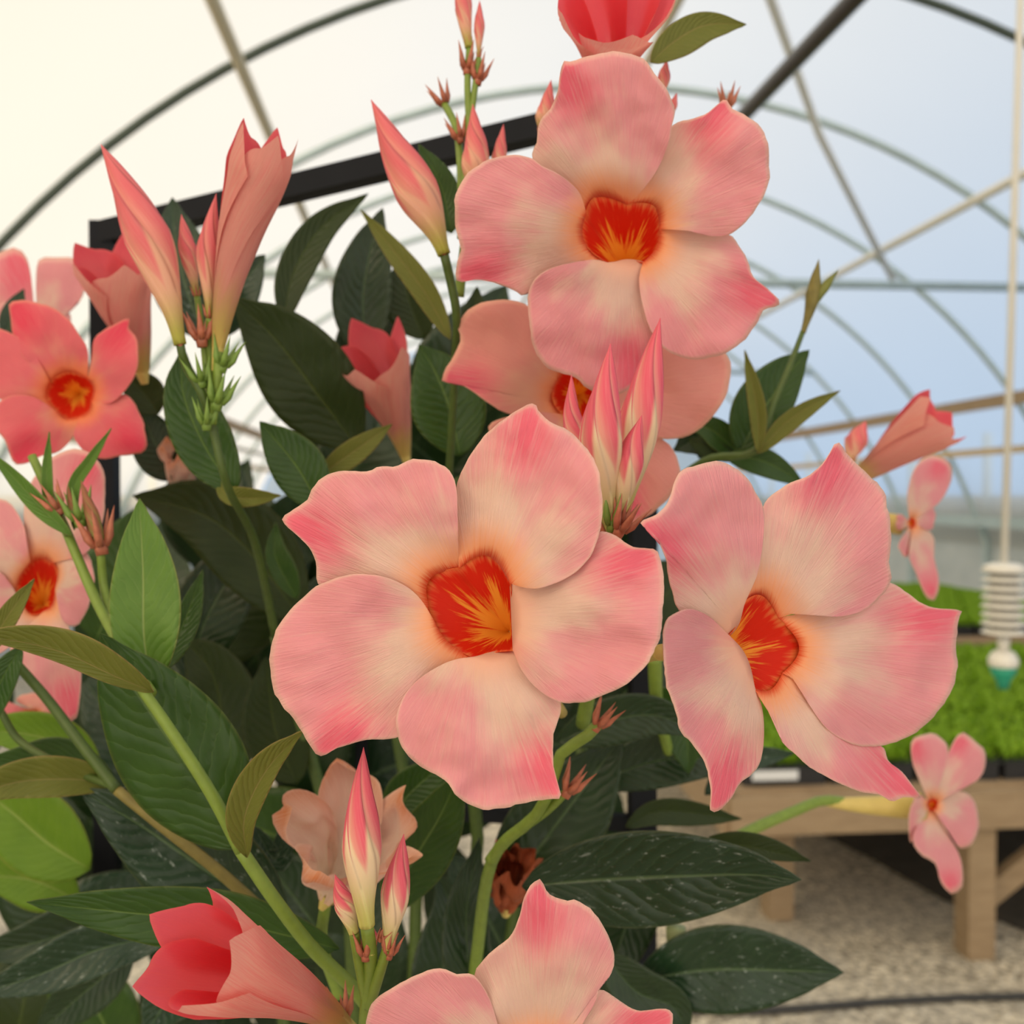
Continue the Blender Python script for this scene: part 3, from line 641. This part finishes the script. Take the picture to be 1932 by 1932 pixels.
def bud(path, rmax, mat=None, twist=2.6, calyx=True, csize=None, label=None, a0=0.0, peak=.56, thin=.30, stalk=None):
    """furled pointed bud with spiral seams. path base->tip in px/depth, rmax in px"""
    N = 40; K = 40; pp = crom(path, N); pts = [P(p.x, p.y, p.z) for p in pp]; fr = frames(pts)
    V = []; At = {'s': [], 'ph': [], 'seed': []}; sd = seed()
    for i in range(N):
        s_ = i / (N - 1)
        if s_ < peak: r = thin + (1 - thin) * sst(0, 1, s_ / peak)
        else: r = max(.015, (1 - ((s_ - peak) / (1 - peak)) ** 1.35) * .96 + .04 * (1 - s_))
        for k_ in range(K):
            w5, j5 = divmod(k_, K // 5); u = j5 / (K // 5 - 1); th = 2 * PI * (w5 + u) / 5 - twist * s_ * 2 * PI / 5 * 1.3 + a0 * 2 * PI / 5
            ridge = (u - .5) * .16 * sst(.25, .6, s_) * (1 - .5 * sst(.9, 1, s_))
            R_ = rmax / FPX * pp[i].z * r * (1 + ridge)
            p, X, Y, T = fr[i]
            V.append(p + (X * math.cos(th) + Y * math.sin(th)) * R_)
            At['s'].append(s_); At['ph'].append(u); At['seed'].append(sd)
    F = [(i * K + k_, i * K + (k_ + 1) % K, (i + 1) * K + (k_ + 1) % K, (i + 1) * K + k_) for i in range(N - 1) for k_ in range(K)]
    F.append(tuple(range(K))[::-1]); F.append(tuple((N - 1) * K + k_ for k_ in range(K)))
    b_ = mobj('bud', V, F, mat or M_BUD, plant, At)
    if label: b_['label'] = label
    if calyx:
        cs = (csize or rmax * 1.3) / FPX * pp[0].z
        sepals(b_, pts[0], pts[2] - pts[0], cs, M_SEP, spread=.25)
    return b_
def stem(path, r, mat=None, name='stem', n=24):
    pp = crom(path, n); m = MB()
    if not isinstance(r, (tuple, list)): r = (r, r)
    m.tube([P(p.x, p.y, p.z) for p in pp], [(r[0] + (r[1] - r[0]) * i / (n - 1)) / FPX * pp[i].z for i in range(n)], 10)
    return m.build(name, mat or M_STEM, plant, smooth=True)

cup([(648, 1930, .285), (600, 1898, .272), (530, 1862, .252), (440, 1828, .232), (375, 1800, .222)], [16, 30, 68, 96, 98], M_CUP, tipl=.13, twist=.5, flare=.06, a0=.4, label='half-open coral flower cup at the lower left')
cup([(1150, 172, .330), (1150, 128, .322), (1152, 74, .310), (1158, 2, .296)], [14, 48, 86, 100], M_CUP, tipl=.18, twist=.6, flare=.12, a0=1.5, label='half-open flower cut off at the top')
cup([(412, 655, .33), (425, 570, .328), (452, 440, .322), (480, 350, .318), (496, 285, .314)], [12, 24, 50, 55, 52], M_CUPP, tipl=.12, twist=1.6, a0=.9, label='bud just opening, seen from the side', flare=.05)
cup([(268, 700, .43), (255, 640, .425), (232, 570, .415), (215, 500, .405)], [14, 34, 56, 66], M_CUPP, tipl=.15, twist=1.0, a0=.2, flare=.15, label='half-open pink flower behind the tall bud')
cup([(765, 860, .45), (750, 800, .445), (728, 740, .43), (702, 672, .415)], [10, 30, 56, 62], M_CUPP, tipl=.17, twist=.8, a0=.8, flare=.25, label='half-open flower in the shade of the leaves')
cup([(1600, 910, .50), (1640, 885, .50), (1700, 840, .49), (1770, 790, .48)], [10, 22, 40, 56], M_CUPP, tipl=.10, twist=.8, a0=.3, flare=.0, label='trumpet-shaped flower pointing right')
cup([(615, 1700, .33), (640, 1650, .33), (655, 1600, .325), (660, 1560, .32)], [14, 50, 95, 110], M_WILT, tipl=.2, twist=.6, flare=.15, wilt=.45, label='wilting cream flower', cover=1.3)
cup([(955, 1720, .40), (958, 1690, .40), (962, 1660, .395), (966, 1635, .39)], [12, 30, 44, 42], plain('petal_dead_brown', (.30, .06, .015), .7, nz=.4, scale=200), tipl=.2, wilt=.6, label='shrivelled brown flower')
cup([(345, 945, .46), (345, 915, .46), (342, 880, .455), (338, 850, .45)], [10, 26, 34, 32], M_WILT, tipl=.2, wilt=.4, label='blurred wilting flower among the leaves')

B_ = bud
B_([(340, 650, .325), (318, 560, .325), (272, 430, .325), (222, 330, .325), (190, 272, .325)], 42, M_BUDG, label='tall pointed bud at the left', peak=.52, thin=.28, twist=1.6, csize=26)
B_([(372, 560, .335), (356, 480, .335), (342, 404, .335)], 17, M_BUDG)
B_([(395, 600, .33), (392, 480, .328), (408, 365, .326)], 20, M_BUDG, twist=1.8)
B_([(838, 480, .33), (815, 420, .33), (765, 320, .33), (700, 188, .33)], 42, M_BUDG, peak=.42, label='slender pointed bud left of the top flower', thin=.3, twist=1.6, csize=20)
B_([(892, 370, .34), (898, 290, .34), (892, 196, .34)], 27, M_BUDG, peak=.35)
B_([(940, 340, .345), (943, 290, .345), (950, 234, .345)], 15, M_BUDG, peak=.35)
B_([(1020, 250, .34), (1030, 210, .34), (1040, 150, .34)], 18, M_BUDG, peak=.3)
B_([(1242, 190, .345), (1250, 160, .345), (1258, 112, .345)], 12, M_BUDG)
B_([(1262, 230, .345), (1268, 205, .345), (1277, 175, .345)], 8, M_BUDG)
B_([(1150, 1015, .270), (1138, 900, .268), (1136, 800, .266), (1152, 648, .264)], 40, peak=.52, thin=.28, label='cream and pink bud, middle of the centre cluster', a0=.55, twist=1.5, csize=50)
B_([(1172, 985, .282), (1192, 880, .282), (1212, 770, .282), (1246, 600, .282)], 40, peak=.50, thin=.3, label='tallest bud of the centre cluster', a0=.3, twist=1.5, calyx=False)
B_([(1128, 950, .280), (1098, 860, .280), (1080, 790, .280), (1078, 706, .280)], 23, peak=.5, a0=.1, calyx=False)
B_([(1168, 985, .268), (1182, 900, .268), (1195, 840, .268), (1211, 783, .268)], 27, peak=.55, a0=.75, twist=1.4, csize=45)
B_([(692, 1745, .258), (686, 1680, .256), (682, 1560, .254), (686, 1410, .252)], 37, peak=.46, thin=.42, label='pink-tipped cream bud in the lower cluster', a0=.2, twist=1.4, csize=30)
B_([(730, 1790, .262), (740, 1730, .262), (750, 1660, .262), (762, 1573, .262)], 27, peak=.5, thin=.38, a0=.6, twist=1.4)
B_([(668, 1760, .262), (652, 1710, .262), (632, 1650, .262)], 20, M_BUD, peak=.5, a0=.1, thin=.5)
B_([(700, 1800, .262), (697, 1765, .262), (690, 1735, .262)], 14, M_BUD, thin=.6)
B_([(885, 90, .35), (877, 40, .35), (868, -60, .35)], 16, M_BUDG, thin=.5)
B_([(903, 110, .35), (904, 60, .35), (905, 0, .35)], 10, M_BUDG)
B_([(1598, 880, .49), (1612, 840, .49), (1634, 794, .49)], 20, M_BUDG)

def calyx_only(px, py, d, dx, dy, size, mat=None, spread=.35):
    return sepals(plant, P(px, py, d), P(px + dx, py + dy, d) - P(px, py, d), size / FPX * d, mat, spread=spread)
calyx_only(1128, 1368, .30, 25, -40, 52)
calyx_only(1072, 1492, .31, 22, -40, 55)
calyx_only(838, 195, .36, -20, -45, 42)
calyx_only(882, 130, .35, 2, -20, 46); calyx_only(902, 150, .35, 4, -30, 44)
calyx_only(648, 1918, .285, -6, -30, 55); calyx_only(690, 1800, .262, 0, -30, 50); calyx_only(735, 1800, .262, 5, -30, 40)
calyx_only(720, 1770, .262, 20, -20, 30); calyx_only(1155, 990, .268, 3, -30, 60, M_SEPG, .2); calyx_only(1170, 1000, .266, 12, -24, 62)
calyx_only(380, 640, .33, -5, -40, 60); calyx_only(420, 690, .33, 10, -40, 55, M_SEPG); calyx_only(380, 720, .33, -10, -40, 50, M_SEPG, .4); calyx_only(410, 760, .33, 10, -40, 60, M_SEPG, .3); calyx_only(390, 800, .33, 0, -40, 50, M_SEPG)
calyx_only(867, 260, .35, -12, -40, 40); calyx_only(1372, 200, .36, 2, -30, 40)
calyx_only(190, 1030, .33, -12, -60, 70); calyx_only(150, 980, .33, -10, -50, 60, M_SEPG); calyx_only(110, 960, .33, -25, -40, 50)

M_GB = bud_mat('bud_green_red', (.36, .12, .05), (.30, .30, .07), (.14, .22, .03), .25)
for pth, rm in (([(192, 1035, .33), (176, 980, .33), (152, 905, .33)], 13), ([(172, 1010, .335), (165, 960, .335), (172, 915, .335)], 8), ([(128, 1010, .332), (108, 975, .332), (70, 945, .332)], 9), ([(152, 990, .332), (135, 950, .332), (128, 915, .332)], 7)):
    B_(pth, rm, M_GB, calyx=False, thin=.7, peak=.45)
# stems
S = stem
S([(268, 1300, .285), (330, 1390, .285), (400, 1500, .287), (455, 1605, .29)], (10, 13))
S([(455, 1605, .29), (520, 1700, .292), (590, 1790, .30), (680, 1880, .31), (760, 2000, .33)], (13, 14))
S([(60, 860, .34), (120, 990, .335), (180, 1130, .325), (235, 1230, .31), (285, 1308, .29)], (8, 11))
S([(190, 1040, .33), (198, 1120, .33), (225, 1220, .31), (285, 1308, .29)], (8, 9))
S([(220, 1490, .34), (320, 1570, .34), (420, 1650, .34), (540, 1760, .34)], (10, 12), M_STEMB)
S([(20, 1240, .35), (90, 1320, .35), (150, 1400, .345), (220, 1490, .34)], (9, 11), M_STEMD)
S([(0, 1340, .36), (40, 1400, .36), (130, 1450, .35), (220, 1485, .34)], (7, 8), M_STEMD)
S([(1130, 1365, .30), (1100, 1395, .302), (1060, 1420, .306), (1040, 1480, .31), (1010, 1540, .32), (930, 1620, .34), (900, 1800, .38), (880, 2000, .42)], (11, 12))
S([(1072, 1490, .31), (1030, 1530, .32), (960, 1580, .335), (925, 1625, .34)], (8, 12))
S([(1152, 1010, .268), (1150, 1080, .275), (1130, 1200, .31), (1100, 1365, .36)], (12, 14))
S([(1250, 1230, .262), (1215, 1240, .29), (1150, 1290, .33)], (16, 8), M_TUBE)
S([(1650, 1525, .512), (1560, 1510, .505), (1500, 1530, .495), (1400, 1575, .48), (1300, 1640, .46), (1200, 1700, .45)], (9, 13))
S([(1740, 1521, .50), (1680, 1521, .51), (1600, 1517, .508), (1545, 1510, .505)], (26, 8), M_TUBE, name='flower_tube')
S([(1700, 990, .53), (1640, 985, .53), (1560, 1010, .52), (1400, 1080, .50)], (20, 7), M_TUBE, name='flower_tube')
S([(1600, 910, .50), (1520, 950, .50), (1380, 1020, .48)], (9, 9))
S([(340, 650, .325), (350, 690, .33), (380, 740, .33), (400, 800, .335), (430, 920, .34), (480, 1020, .38), (520, 1200, .42)], (8, 8), M_STEMD)
S([(412, 655, .33), (410, 720, .33), (400, 800, .335)], (9, 9)); S([(372, 560, .335), (385, 650, .335), (395, 760, .335)], (6, 8)); S([(395, 600, .33), (398, 680, .335), (400, 760, .335)], (7, 8))
S([(838, 480, .33), (850, 530, .335), (862, 600, .34), (858, 700, .36), (850, 850, .38), (840, 1000, .42)], (9, 7), M_STEMD)
S([(892, 370, .34), (878, 450, .342), (866, 560, .345)], (8, 10)); S([(885, 90, .35), (882, 160, .35), (885, 250, .35), (878, 330, .348), (870, 450, .345)], (6, 8)); S([(903, 110, .35), (893, 190, .35), (885, 250, .35)], (6, 6))
S([(838, 195, .36), (860, 240, .355), (868, 300, .352), (872, 400, .348)], (7, 8))
S([(692, 1745, .258), (700, 1820, .265), (690, 1932, .275), (700, 2050, .30)], (13, 14)); S([(730, 1790, .262), (712, 1850, .265), (696, 1900, .27)], (10, 11)); S([(668, 1760, .262), (680, 1830, .266), (692, 1890, .27)], (10, 10))
S([(1515, 625, .40), (1490, 690, .40), (1460, 760, .40), (1425, 850, .40), (1330, 870, .41), (1230, 950, .44)], (5, 10), M_STEMD)
B_([(1515, 628, .40), (1530, 575, .40), (1545, 488, .40)], 13, plain('bud_green_brown', (.16, .13, .02), .5, nz=.4, scale=300), calyx=False, thin=.4)
B_([(1525, 590, .40), (1550, 550, .40), (1582, 508, .40)], 9, plain('bud_green', (.15, .16, .02), .5, nz=.4, scale=300), calyx=False, thin=.6)
S([(615, 1700, .33), (608, 1780, .335), (640, 1880, .34)], (11, 11), M_STEM)
S([(1275, 1750, .44), (1278, 1850, .44), (1280, 2100, .44)], (19, 19), plain('green_stake', (.24, .28, .12), .6, nz=.2, scale=40), name='plant_stake')
S([(1235, 1240, .40), (1240, 1330, .41), (1262, 1420, .42)], (14, 10), M_STEM)
for x0, d0, y0 in ((520, .42, 1200), (850, .42, 1000), (700, .46, 1100), (330, .47, 1500), (1100, .44, 1350), (960, .48, 1200)):
    pa, pb = P(x0, y0, d0), P(x0 * .55 + 390, 2100, .50)
    m = MB(); m.tube([pa, pa.lerp(pb, .5) + Vector((.012, .01, 0)), pb, Vector((root.x + random.uniform(-.02, .02), root.y + random.uniform(-.02, .02), .6)), root + Vector((random.uniform(-.01, .01), 0, .0))], [.0025, .003, .0035, .005, .006], 8)
    m.build('stem', M_STEMD, plant, smooth=True)

# leaves
def leaf(mid, wl, wr, mat='mid', fold=.25, curl=.0, shape=.85, wob=.0010, n=26, kk=6, acc=None):
    """mid: base->tip [(px,py,depth)]; wl/wr half widths in px on each side; fold lifts the sides"""
    pp = crom(mid, n); V = []; At = {'s': [], 'v': [], 'seed': []}; sd = seed()
    for i, p in enumerate(pp):
        s_ = i / (n - 1); a = pp[max(0, i - 1)]; b = pp[min(n - 1, i + 1)]
        t = Vector((b.x - a.x, b.y - a.y, 0)).normalized(); nrm = Vector((t.y, -t.x, 0))
        w_ = math.sin(PI * s_ ** shape) ** .82 * (1 - .12 * s_) + .02 * (1 - s_)
        w_ *= 1 - .55 * sst(.82, 1, s_) * (1 - (s_ - .82) / .18 if s_ > .82 else 1)
        for k_ in range(-kk, kk + 1):
            v = k_ / kk; W_ = (wl if v < 0 else wr) * w_
            # v<0 : left of travel direction
            x = p.x + nrm.x * (-v) * W_ * -1 * -1; y = p.y + nrm.y * (-v) * W_
            av = abs(v)
            h = -fold * av * W_ / FPX * p.z + curl * (av * w_) ** 2 * .01
            h += wob * (noise.noise(Vector((x * .012, y * .012, sd))) * 1.6 + .45 * math.sin(s_ * 13 * PI * 1 - av * 9) * .25 * av)
            V.append(P(x, y, p.z + h)); At['s'].append(s_); At['v'].append(v); At['seed'].append(sd)
    m_ = 2 * kk + 1
    F = [(i * m_ + j, i * m_ + j + 1, (i + 1) * m_ + j + 1, (i + 1) * m_ + j) for i in range(n - 1) for j in range(m_ - 1)]
    if acc is not None:
        b_ = len(acc[0]); acc[0].extend(V); acc[1].extend(tuple(b_ + q for q in f) for f in F)
        for k_ in At: acc[2].setdefault(k_, []).extend(At[k_])
        return
    return mobj('leaf', V, F, LM[mat], plant, At, solid=.0003)
def d3(pts, d, dd=0.0):
    n = len(pts); return [(x, y, d + dd * i / (n - 1)) for i, (x, y) in enumerate(pts)]
LV = [
 # pts, depth, dd, wl, wr, mat, fold
 ([(452, 1602), (385, 1490), (310, 1380), (235, 1270), (190, 1195)], .300, -.008, 125, 118, 'mid', -.20),
 ([(290, 1306), (215, 1275), (120, 1232), (20, 1208), (-60, 1205)], .285, -.02, 22, 48, 'olive', .5),
 ([(287, 1300), (272, 1200), (270, 1080), (263, 940)], .305, .01, 68, 74, 'young', .25),
 ([(300, 1270), (345, 1180), (383, 1075)], .33, .01, 24, 30, 'mid', .3),
 ([(466, 1618), (462, 1540), (505, 1450), (572, 1378)], .285, -.01, 42, 26, 'olive', .45),
 ([(640, 1790), (440, 1742), (250, 1722), (50, 1702)], .325, -.03, 68, 62, 'mid', .25),
 ([(540, 1740), (400, 1650), (270, 1560), (150, 1490)], .355, -.01, 105, 110, 'dusty', .2),
 ([(225, 1480), (130, 1470), (20, 1478), (-90, 1520)], .35, -.02, 36, 46, 'olive', .4),
 ([(215, 1470), (120, 1430), (40, 1440), (-60, 1450)], .37, 0, 20, 40, 'mid', .4),
 ([(190, 1450), (110, 1400), (0, 1380), (-60, 1400)], .40, 0, 45, 50, 'bright', .3),
 ([(170, 1640), (90, 1590), (20, 1530), (-60, 1470)], .44, 0, 85, 85, 'bright', .3),
 ([(150, 1700), (60, 1660), (-50, 1650)], .46, 0, 60, 60, 'bright', .2),
 ([(330, 1760), (190, 1790), (70, 1840), (-60, 1880)], .40, -.02, 52, 55, 'dusty', .3),
 ([(300, 1700), (180, 1740), (60, 1780), (-60, 1800)], .44, -.02, 60, 55, 'dark', .3),
 ([(420, 1800), (330, 1870), (270, 1960)], .40, 0, 60, 60, 'dusty', .3),
 ([(250, 1800), (150, 1880), (60, 1960)], .45, 0, 50, 50, 'dark', .3),
 ([(735, 1722), (770, 1640), (830, 1540), (868, 1452)], .365, -.01, 60, 66, 'mid', .3),
 ([(735, 1560), (770, 1500), (850, 1430)], .39, 0, 45, 50, 'mid', .3),
 ([(985, 1672), (1120, 1660), (1300, 1652), (1420, 1650), (1512, 1660)], .345, -.03, 92, 100, 'dusty', .2),
 ([(1330, 1585), (1430, 1600), (1530, 1625)], .38, -.01, 28, 22, 'back', .2),
 ([(1200, 1850), (1330, 1830), (1460, 1830), (1592, 1835)], .43, -.02, 88, 90, 'dusty', .2),
 ([(940, 1710), (1010, 1610), (1090, 1500), (1175, 1390)], .41, 0, 90, 100, 'dark', .2),
 ([(880, 1980), (885, 1850), (880, 1720), (905, 1580)], .39, 0, 50, 48, 'dark', .35),
 ([(800, 1960), (830, 1850), (850, 1720), (820, 1640)], .43, 0, 60, 55, 'dark', .35),
 ([(1050, 1400), (1150, 1360), (1240, 1350), (1330, 1390)], .40, 0, 45, 50, 'dark', .3),
 ([(1120, 1480), (1220, 1440), (1320, 1430), (1420, 1450)], .43, 0, 55, 55, 'dark', .3),
 ([(1330, 1500), (1400, 1440), (1500, 1420)], .44, .01, 28, 26, 'dusty', .3),
 ([(1180, 1560), (1250, 1530), (1400, 1545)], .42, .01, 25, 30, 'back', .3),
 ([(1230, 1300), (1290, 1370), (1300, 1460)], .42, 0, 45, 55, 'mid', .3),
 ([(1240, 1600), (1190, 1720), (1130, 1900)], .45, 0, 60, 60, 'dark', .3),
 ([(1140, 1800), (1200, 1870), (1270, 1900), (1300, 1960)], .42, 0, 50, 45, 'dark', .3),
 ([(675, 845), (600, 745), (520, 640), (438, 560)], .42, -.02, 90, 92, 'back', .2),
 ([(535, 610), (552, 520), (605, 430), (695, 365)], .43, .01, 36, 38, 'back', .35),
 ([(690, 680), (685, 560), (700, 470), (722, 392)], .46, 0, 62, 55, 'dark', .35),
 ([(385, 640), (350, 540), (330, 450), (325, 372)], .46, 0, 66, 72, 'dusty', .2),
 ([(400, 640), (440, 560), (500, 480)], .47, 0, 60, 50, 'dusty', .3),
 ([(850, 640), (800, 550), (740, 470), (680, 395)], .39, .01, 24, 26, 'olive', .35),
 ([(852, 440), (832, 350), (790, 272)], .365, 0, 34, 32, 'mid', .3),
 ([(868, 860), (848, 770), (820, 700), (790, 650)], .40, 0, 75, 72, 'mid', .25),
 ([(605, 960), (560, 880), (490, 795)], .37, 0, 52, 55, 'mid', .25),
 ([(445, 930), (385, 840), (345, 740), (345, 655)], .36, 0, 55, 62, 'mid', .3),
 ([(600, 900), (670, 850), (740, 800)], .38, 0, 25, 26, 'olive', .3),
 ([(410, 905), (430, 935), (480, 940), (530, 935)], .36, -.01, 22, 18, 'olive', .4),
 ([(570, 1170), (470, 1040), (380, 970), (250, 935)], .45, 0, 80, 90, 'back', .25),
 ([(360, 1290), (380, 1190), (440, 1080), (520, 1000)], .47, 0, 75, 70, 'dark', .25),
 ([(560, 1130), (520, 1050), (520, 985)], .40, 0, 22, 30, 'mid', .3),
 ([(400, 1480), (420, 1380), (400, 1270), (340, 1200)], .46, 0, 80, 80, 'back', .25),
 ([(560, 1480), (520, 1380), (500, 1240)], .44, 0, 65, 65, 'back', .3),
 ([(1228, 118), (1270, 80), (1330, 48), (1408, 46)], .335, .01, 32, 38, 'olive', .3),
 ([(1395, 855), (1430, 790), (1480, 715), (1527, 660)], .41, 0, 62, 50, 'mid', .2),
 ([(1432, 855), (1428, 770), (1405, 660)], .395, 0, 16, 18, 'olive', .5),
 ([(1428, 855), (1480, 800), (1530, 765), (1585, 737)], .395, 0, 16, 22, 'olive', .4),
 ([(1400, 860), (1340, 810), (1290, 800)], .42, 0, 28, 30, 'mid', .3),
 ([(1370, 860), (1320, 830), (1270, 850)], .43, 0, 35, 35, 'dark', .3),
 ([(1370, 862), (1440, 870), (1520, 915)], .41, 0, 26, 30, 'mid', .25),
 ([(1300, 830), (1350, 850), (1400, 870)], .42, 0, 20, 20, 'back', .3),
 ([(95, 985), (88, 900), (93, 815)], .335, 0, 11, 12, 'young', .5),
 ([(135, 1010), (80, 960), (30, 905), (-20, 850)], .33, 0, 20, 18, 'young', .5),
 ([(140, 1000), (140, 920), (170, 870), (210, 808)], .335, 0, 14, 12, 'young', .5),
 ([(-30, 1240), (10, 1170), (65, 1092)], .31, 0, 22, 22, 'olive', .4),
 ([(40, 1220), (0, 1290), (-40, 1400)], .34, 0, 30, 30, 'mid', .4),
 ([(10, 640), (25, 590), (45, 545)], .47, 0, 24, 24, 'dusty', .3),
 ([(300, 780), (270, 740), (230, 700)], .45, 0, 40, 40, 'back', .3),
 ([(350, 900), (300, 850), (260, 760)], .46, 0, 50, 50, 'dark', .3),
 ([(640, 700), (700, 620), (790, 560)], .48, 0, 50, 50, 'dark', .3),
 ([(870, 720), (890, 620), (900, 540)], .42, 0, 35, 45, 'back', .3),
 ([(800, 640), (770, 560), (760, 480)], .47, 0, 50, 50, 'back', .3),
 ([(480, 1560), (520, 1620), (540, 1540)], .38, 0, 20, 30, 'dusty', .3),
]
for pts, d, dd, wl, wr, mt, fo in LV:
    leaf(d3(pts, d, dd), wl, wr, mt, fo)
# inner leaves that fill the shaded depth of the plant
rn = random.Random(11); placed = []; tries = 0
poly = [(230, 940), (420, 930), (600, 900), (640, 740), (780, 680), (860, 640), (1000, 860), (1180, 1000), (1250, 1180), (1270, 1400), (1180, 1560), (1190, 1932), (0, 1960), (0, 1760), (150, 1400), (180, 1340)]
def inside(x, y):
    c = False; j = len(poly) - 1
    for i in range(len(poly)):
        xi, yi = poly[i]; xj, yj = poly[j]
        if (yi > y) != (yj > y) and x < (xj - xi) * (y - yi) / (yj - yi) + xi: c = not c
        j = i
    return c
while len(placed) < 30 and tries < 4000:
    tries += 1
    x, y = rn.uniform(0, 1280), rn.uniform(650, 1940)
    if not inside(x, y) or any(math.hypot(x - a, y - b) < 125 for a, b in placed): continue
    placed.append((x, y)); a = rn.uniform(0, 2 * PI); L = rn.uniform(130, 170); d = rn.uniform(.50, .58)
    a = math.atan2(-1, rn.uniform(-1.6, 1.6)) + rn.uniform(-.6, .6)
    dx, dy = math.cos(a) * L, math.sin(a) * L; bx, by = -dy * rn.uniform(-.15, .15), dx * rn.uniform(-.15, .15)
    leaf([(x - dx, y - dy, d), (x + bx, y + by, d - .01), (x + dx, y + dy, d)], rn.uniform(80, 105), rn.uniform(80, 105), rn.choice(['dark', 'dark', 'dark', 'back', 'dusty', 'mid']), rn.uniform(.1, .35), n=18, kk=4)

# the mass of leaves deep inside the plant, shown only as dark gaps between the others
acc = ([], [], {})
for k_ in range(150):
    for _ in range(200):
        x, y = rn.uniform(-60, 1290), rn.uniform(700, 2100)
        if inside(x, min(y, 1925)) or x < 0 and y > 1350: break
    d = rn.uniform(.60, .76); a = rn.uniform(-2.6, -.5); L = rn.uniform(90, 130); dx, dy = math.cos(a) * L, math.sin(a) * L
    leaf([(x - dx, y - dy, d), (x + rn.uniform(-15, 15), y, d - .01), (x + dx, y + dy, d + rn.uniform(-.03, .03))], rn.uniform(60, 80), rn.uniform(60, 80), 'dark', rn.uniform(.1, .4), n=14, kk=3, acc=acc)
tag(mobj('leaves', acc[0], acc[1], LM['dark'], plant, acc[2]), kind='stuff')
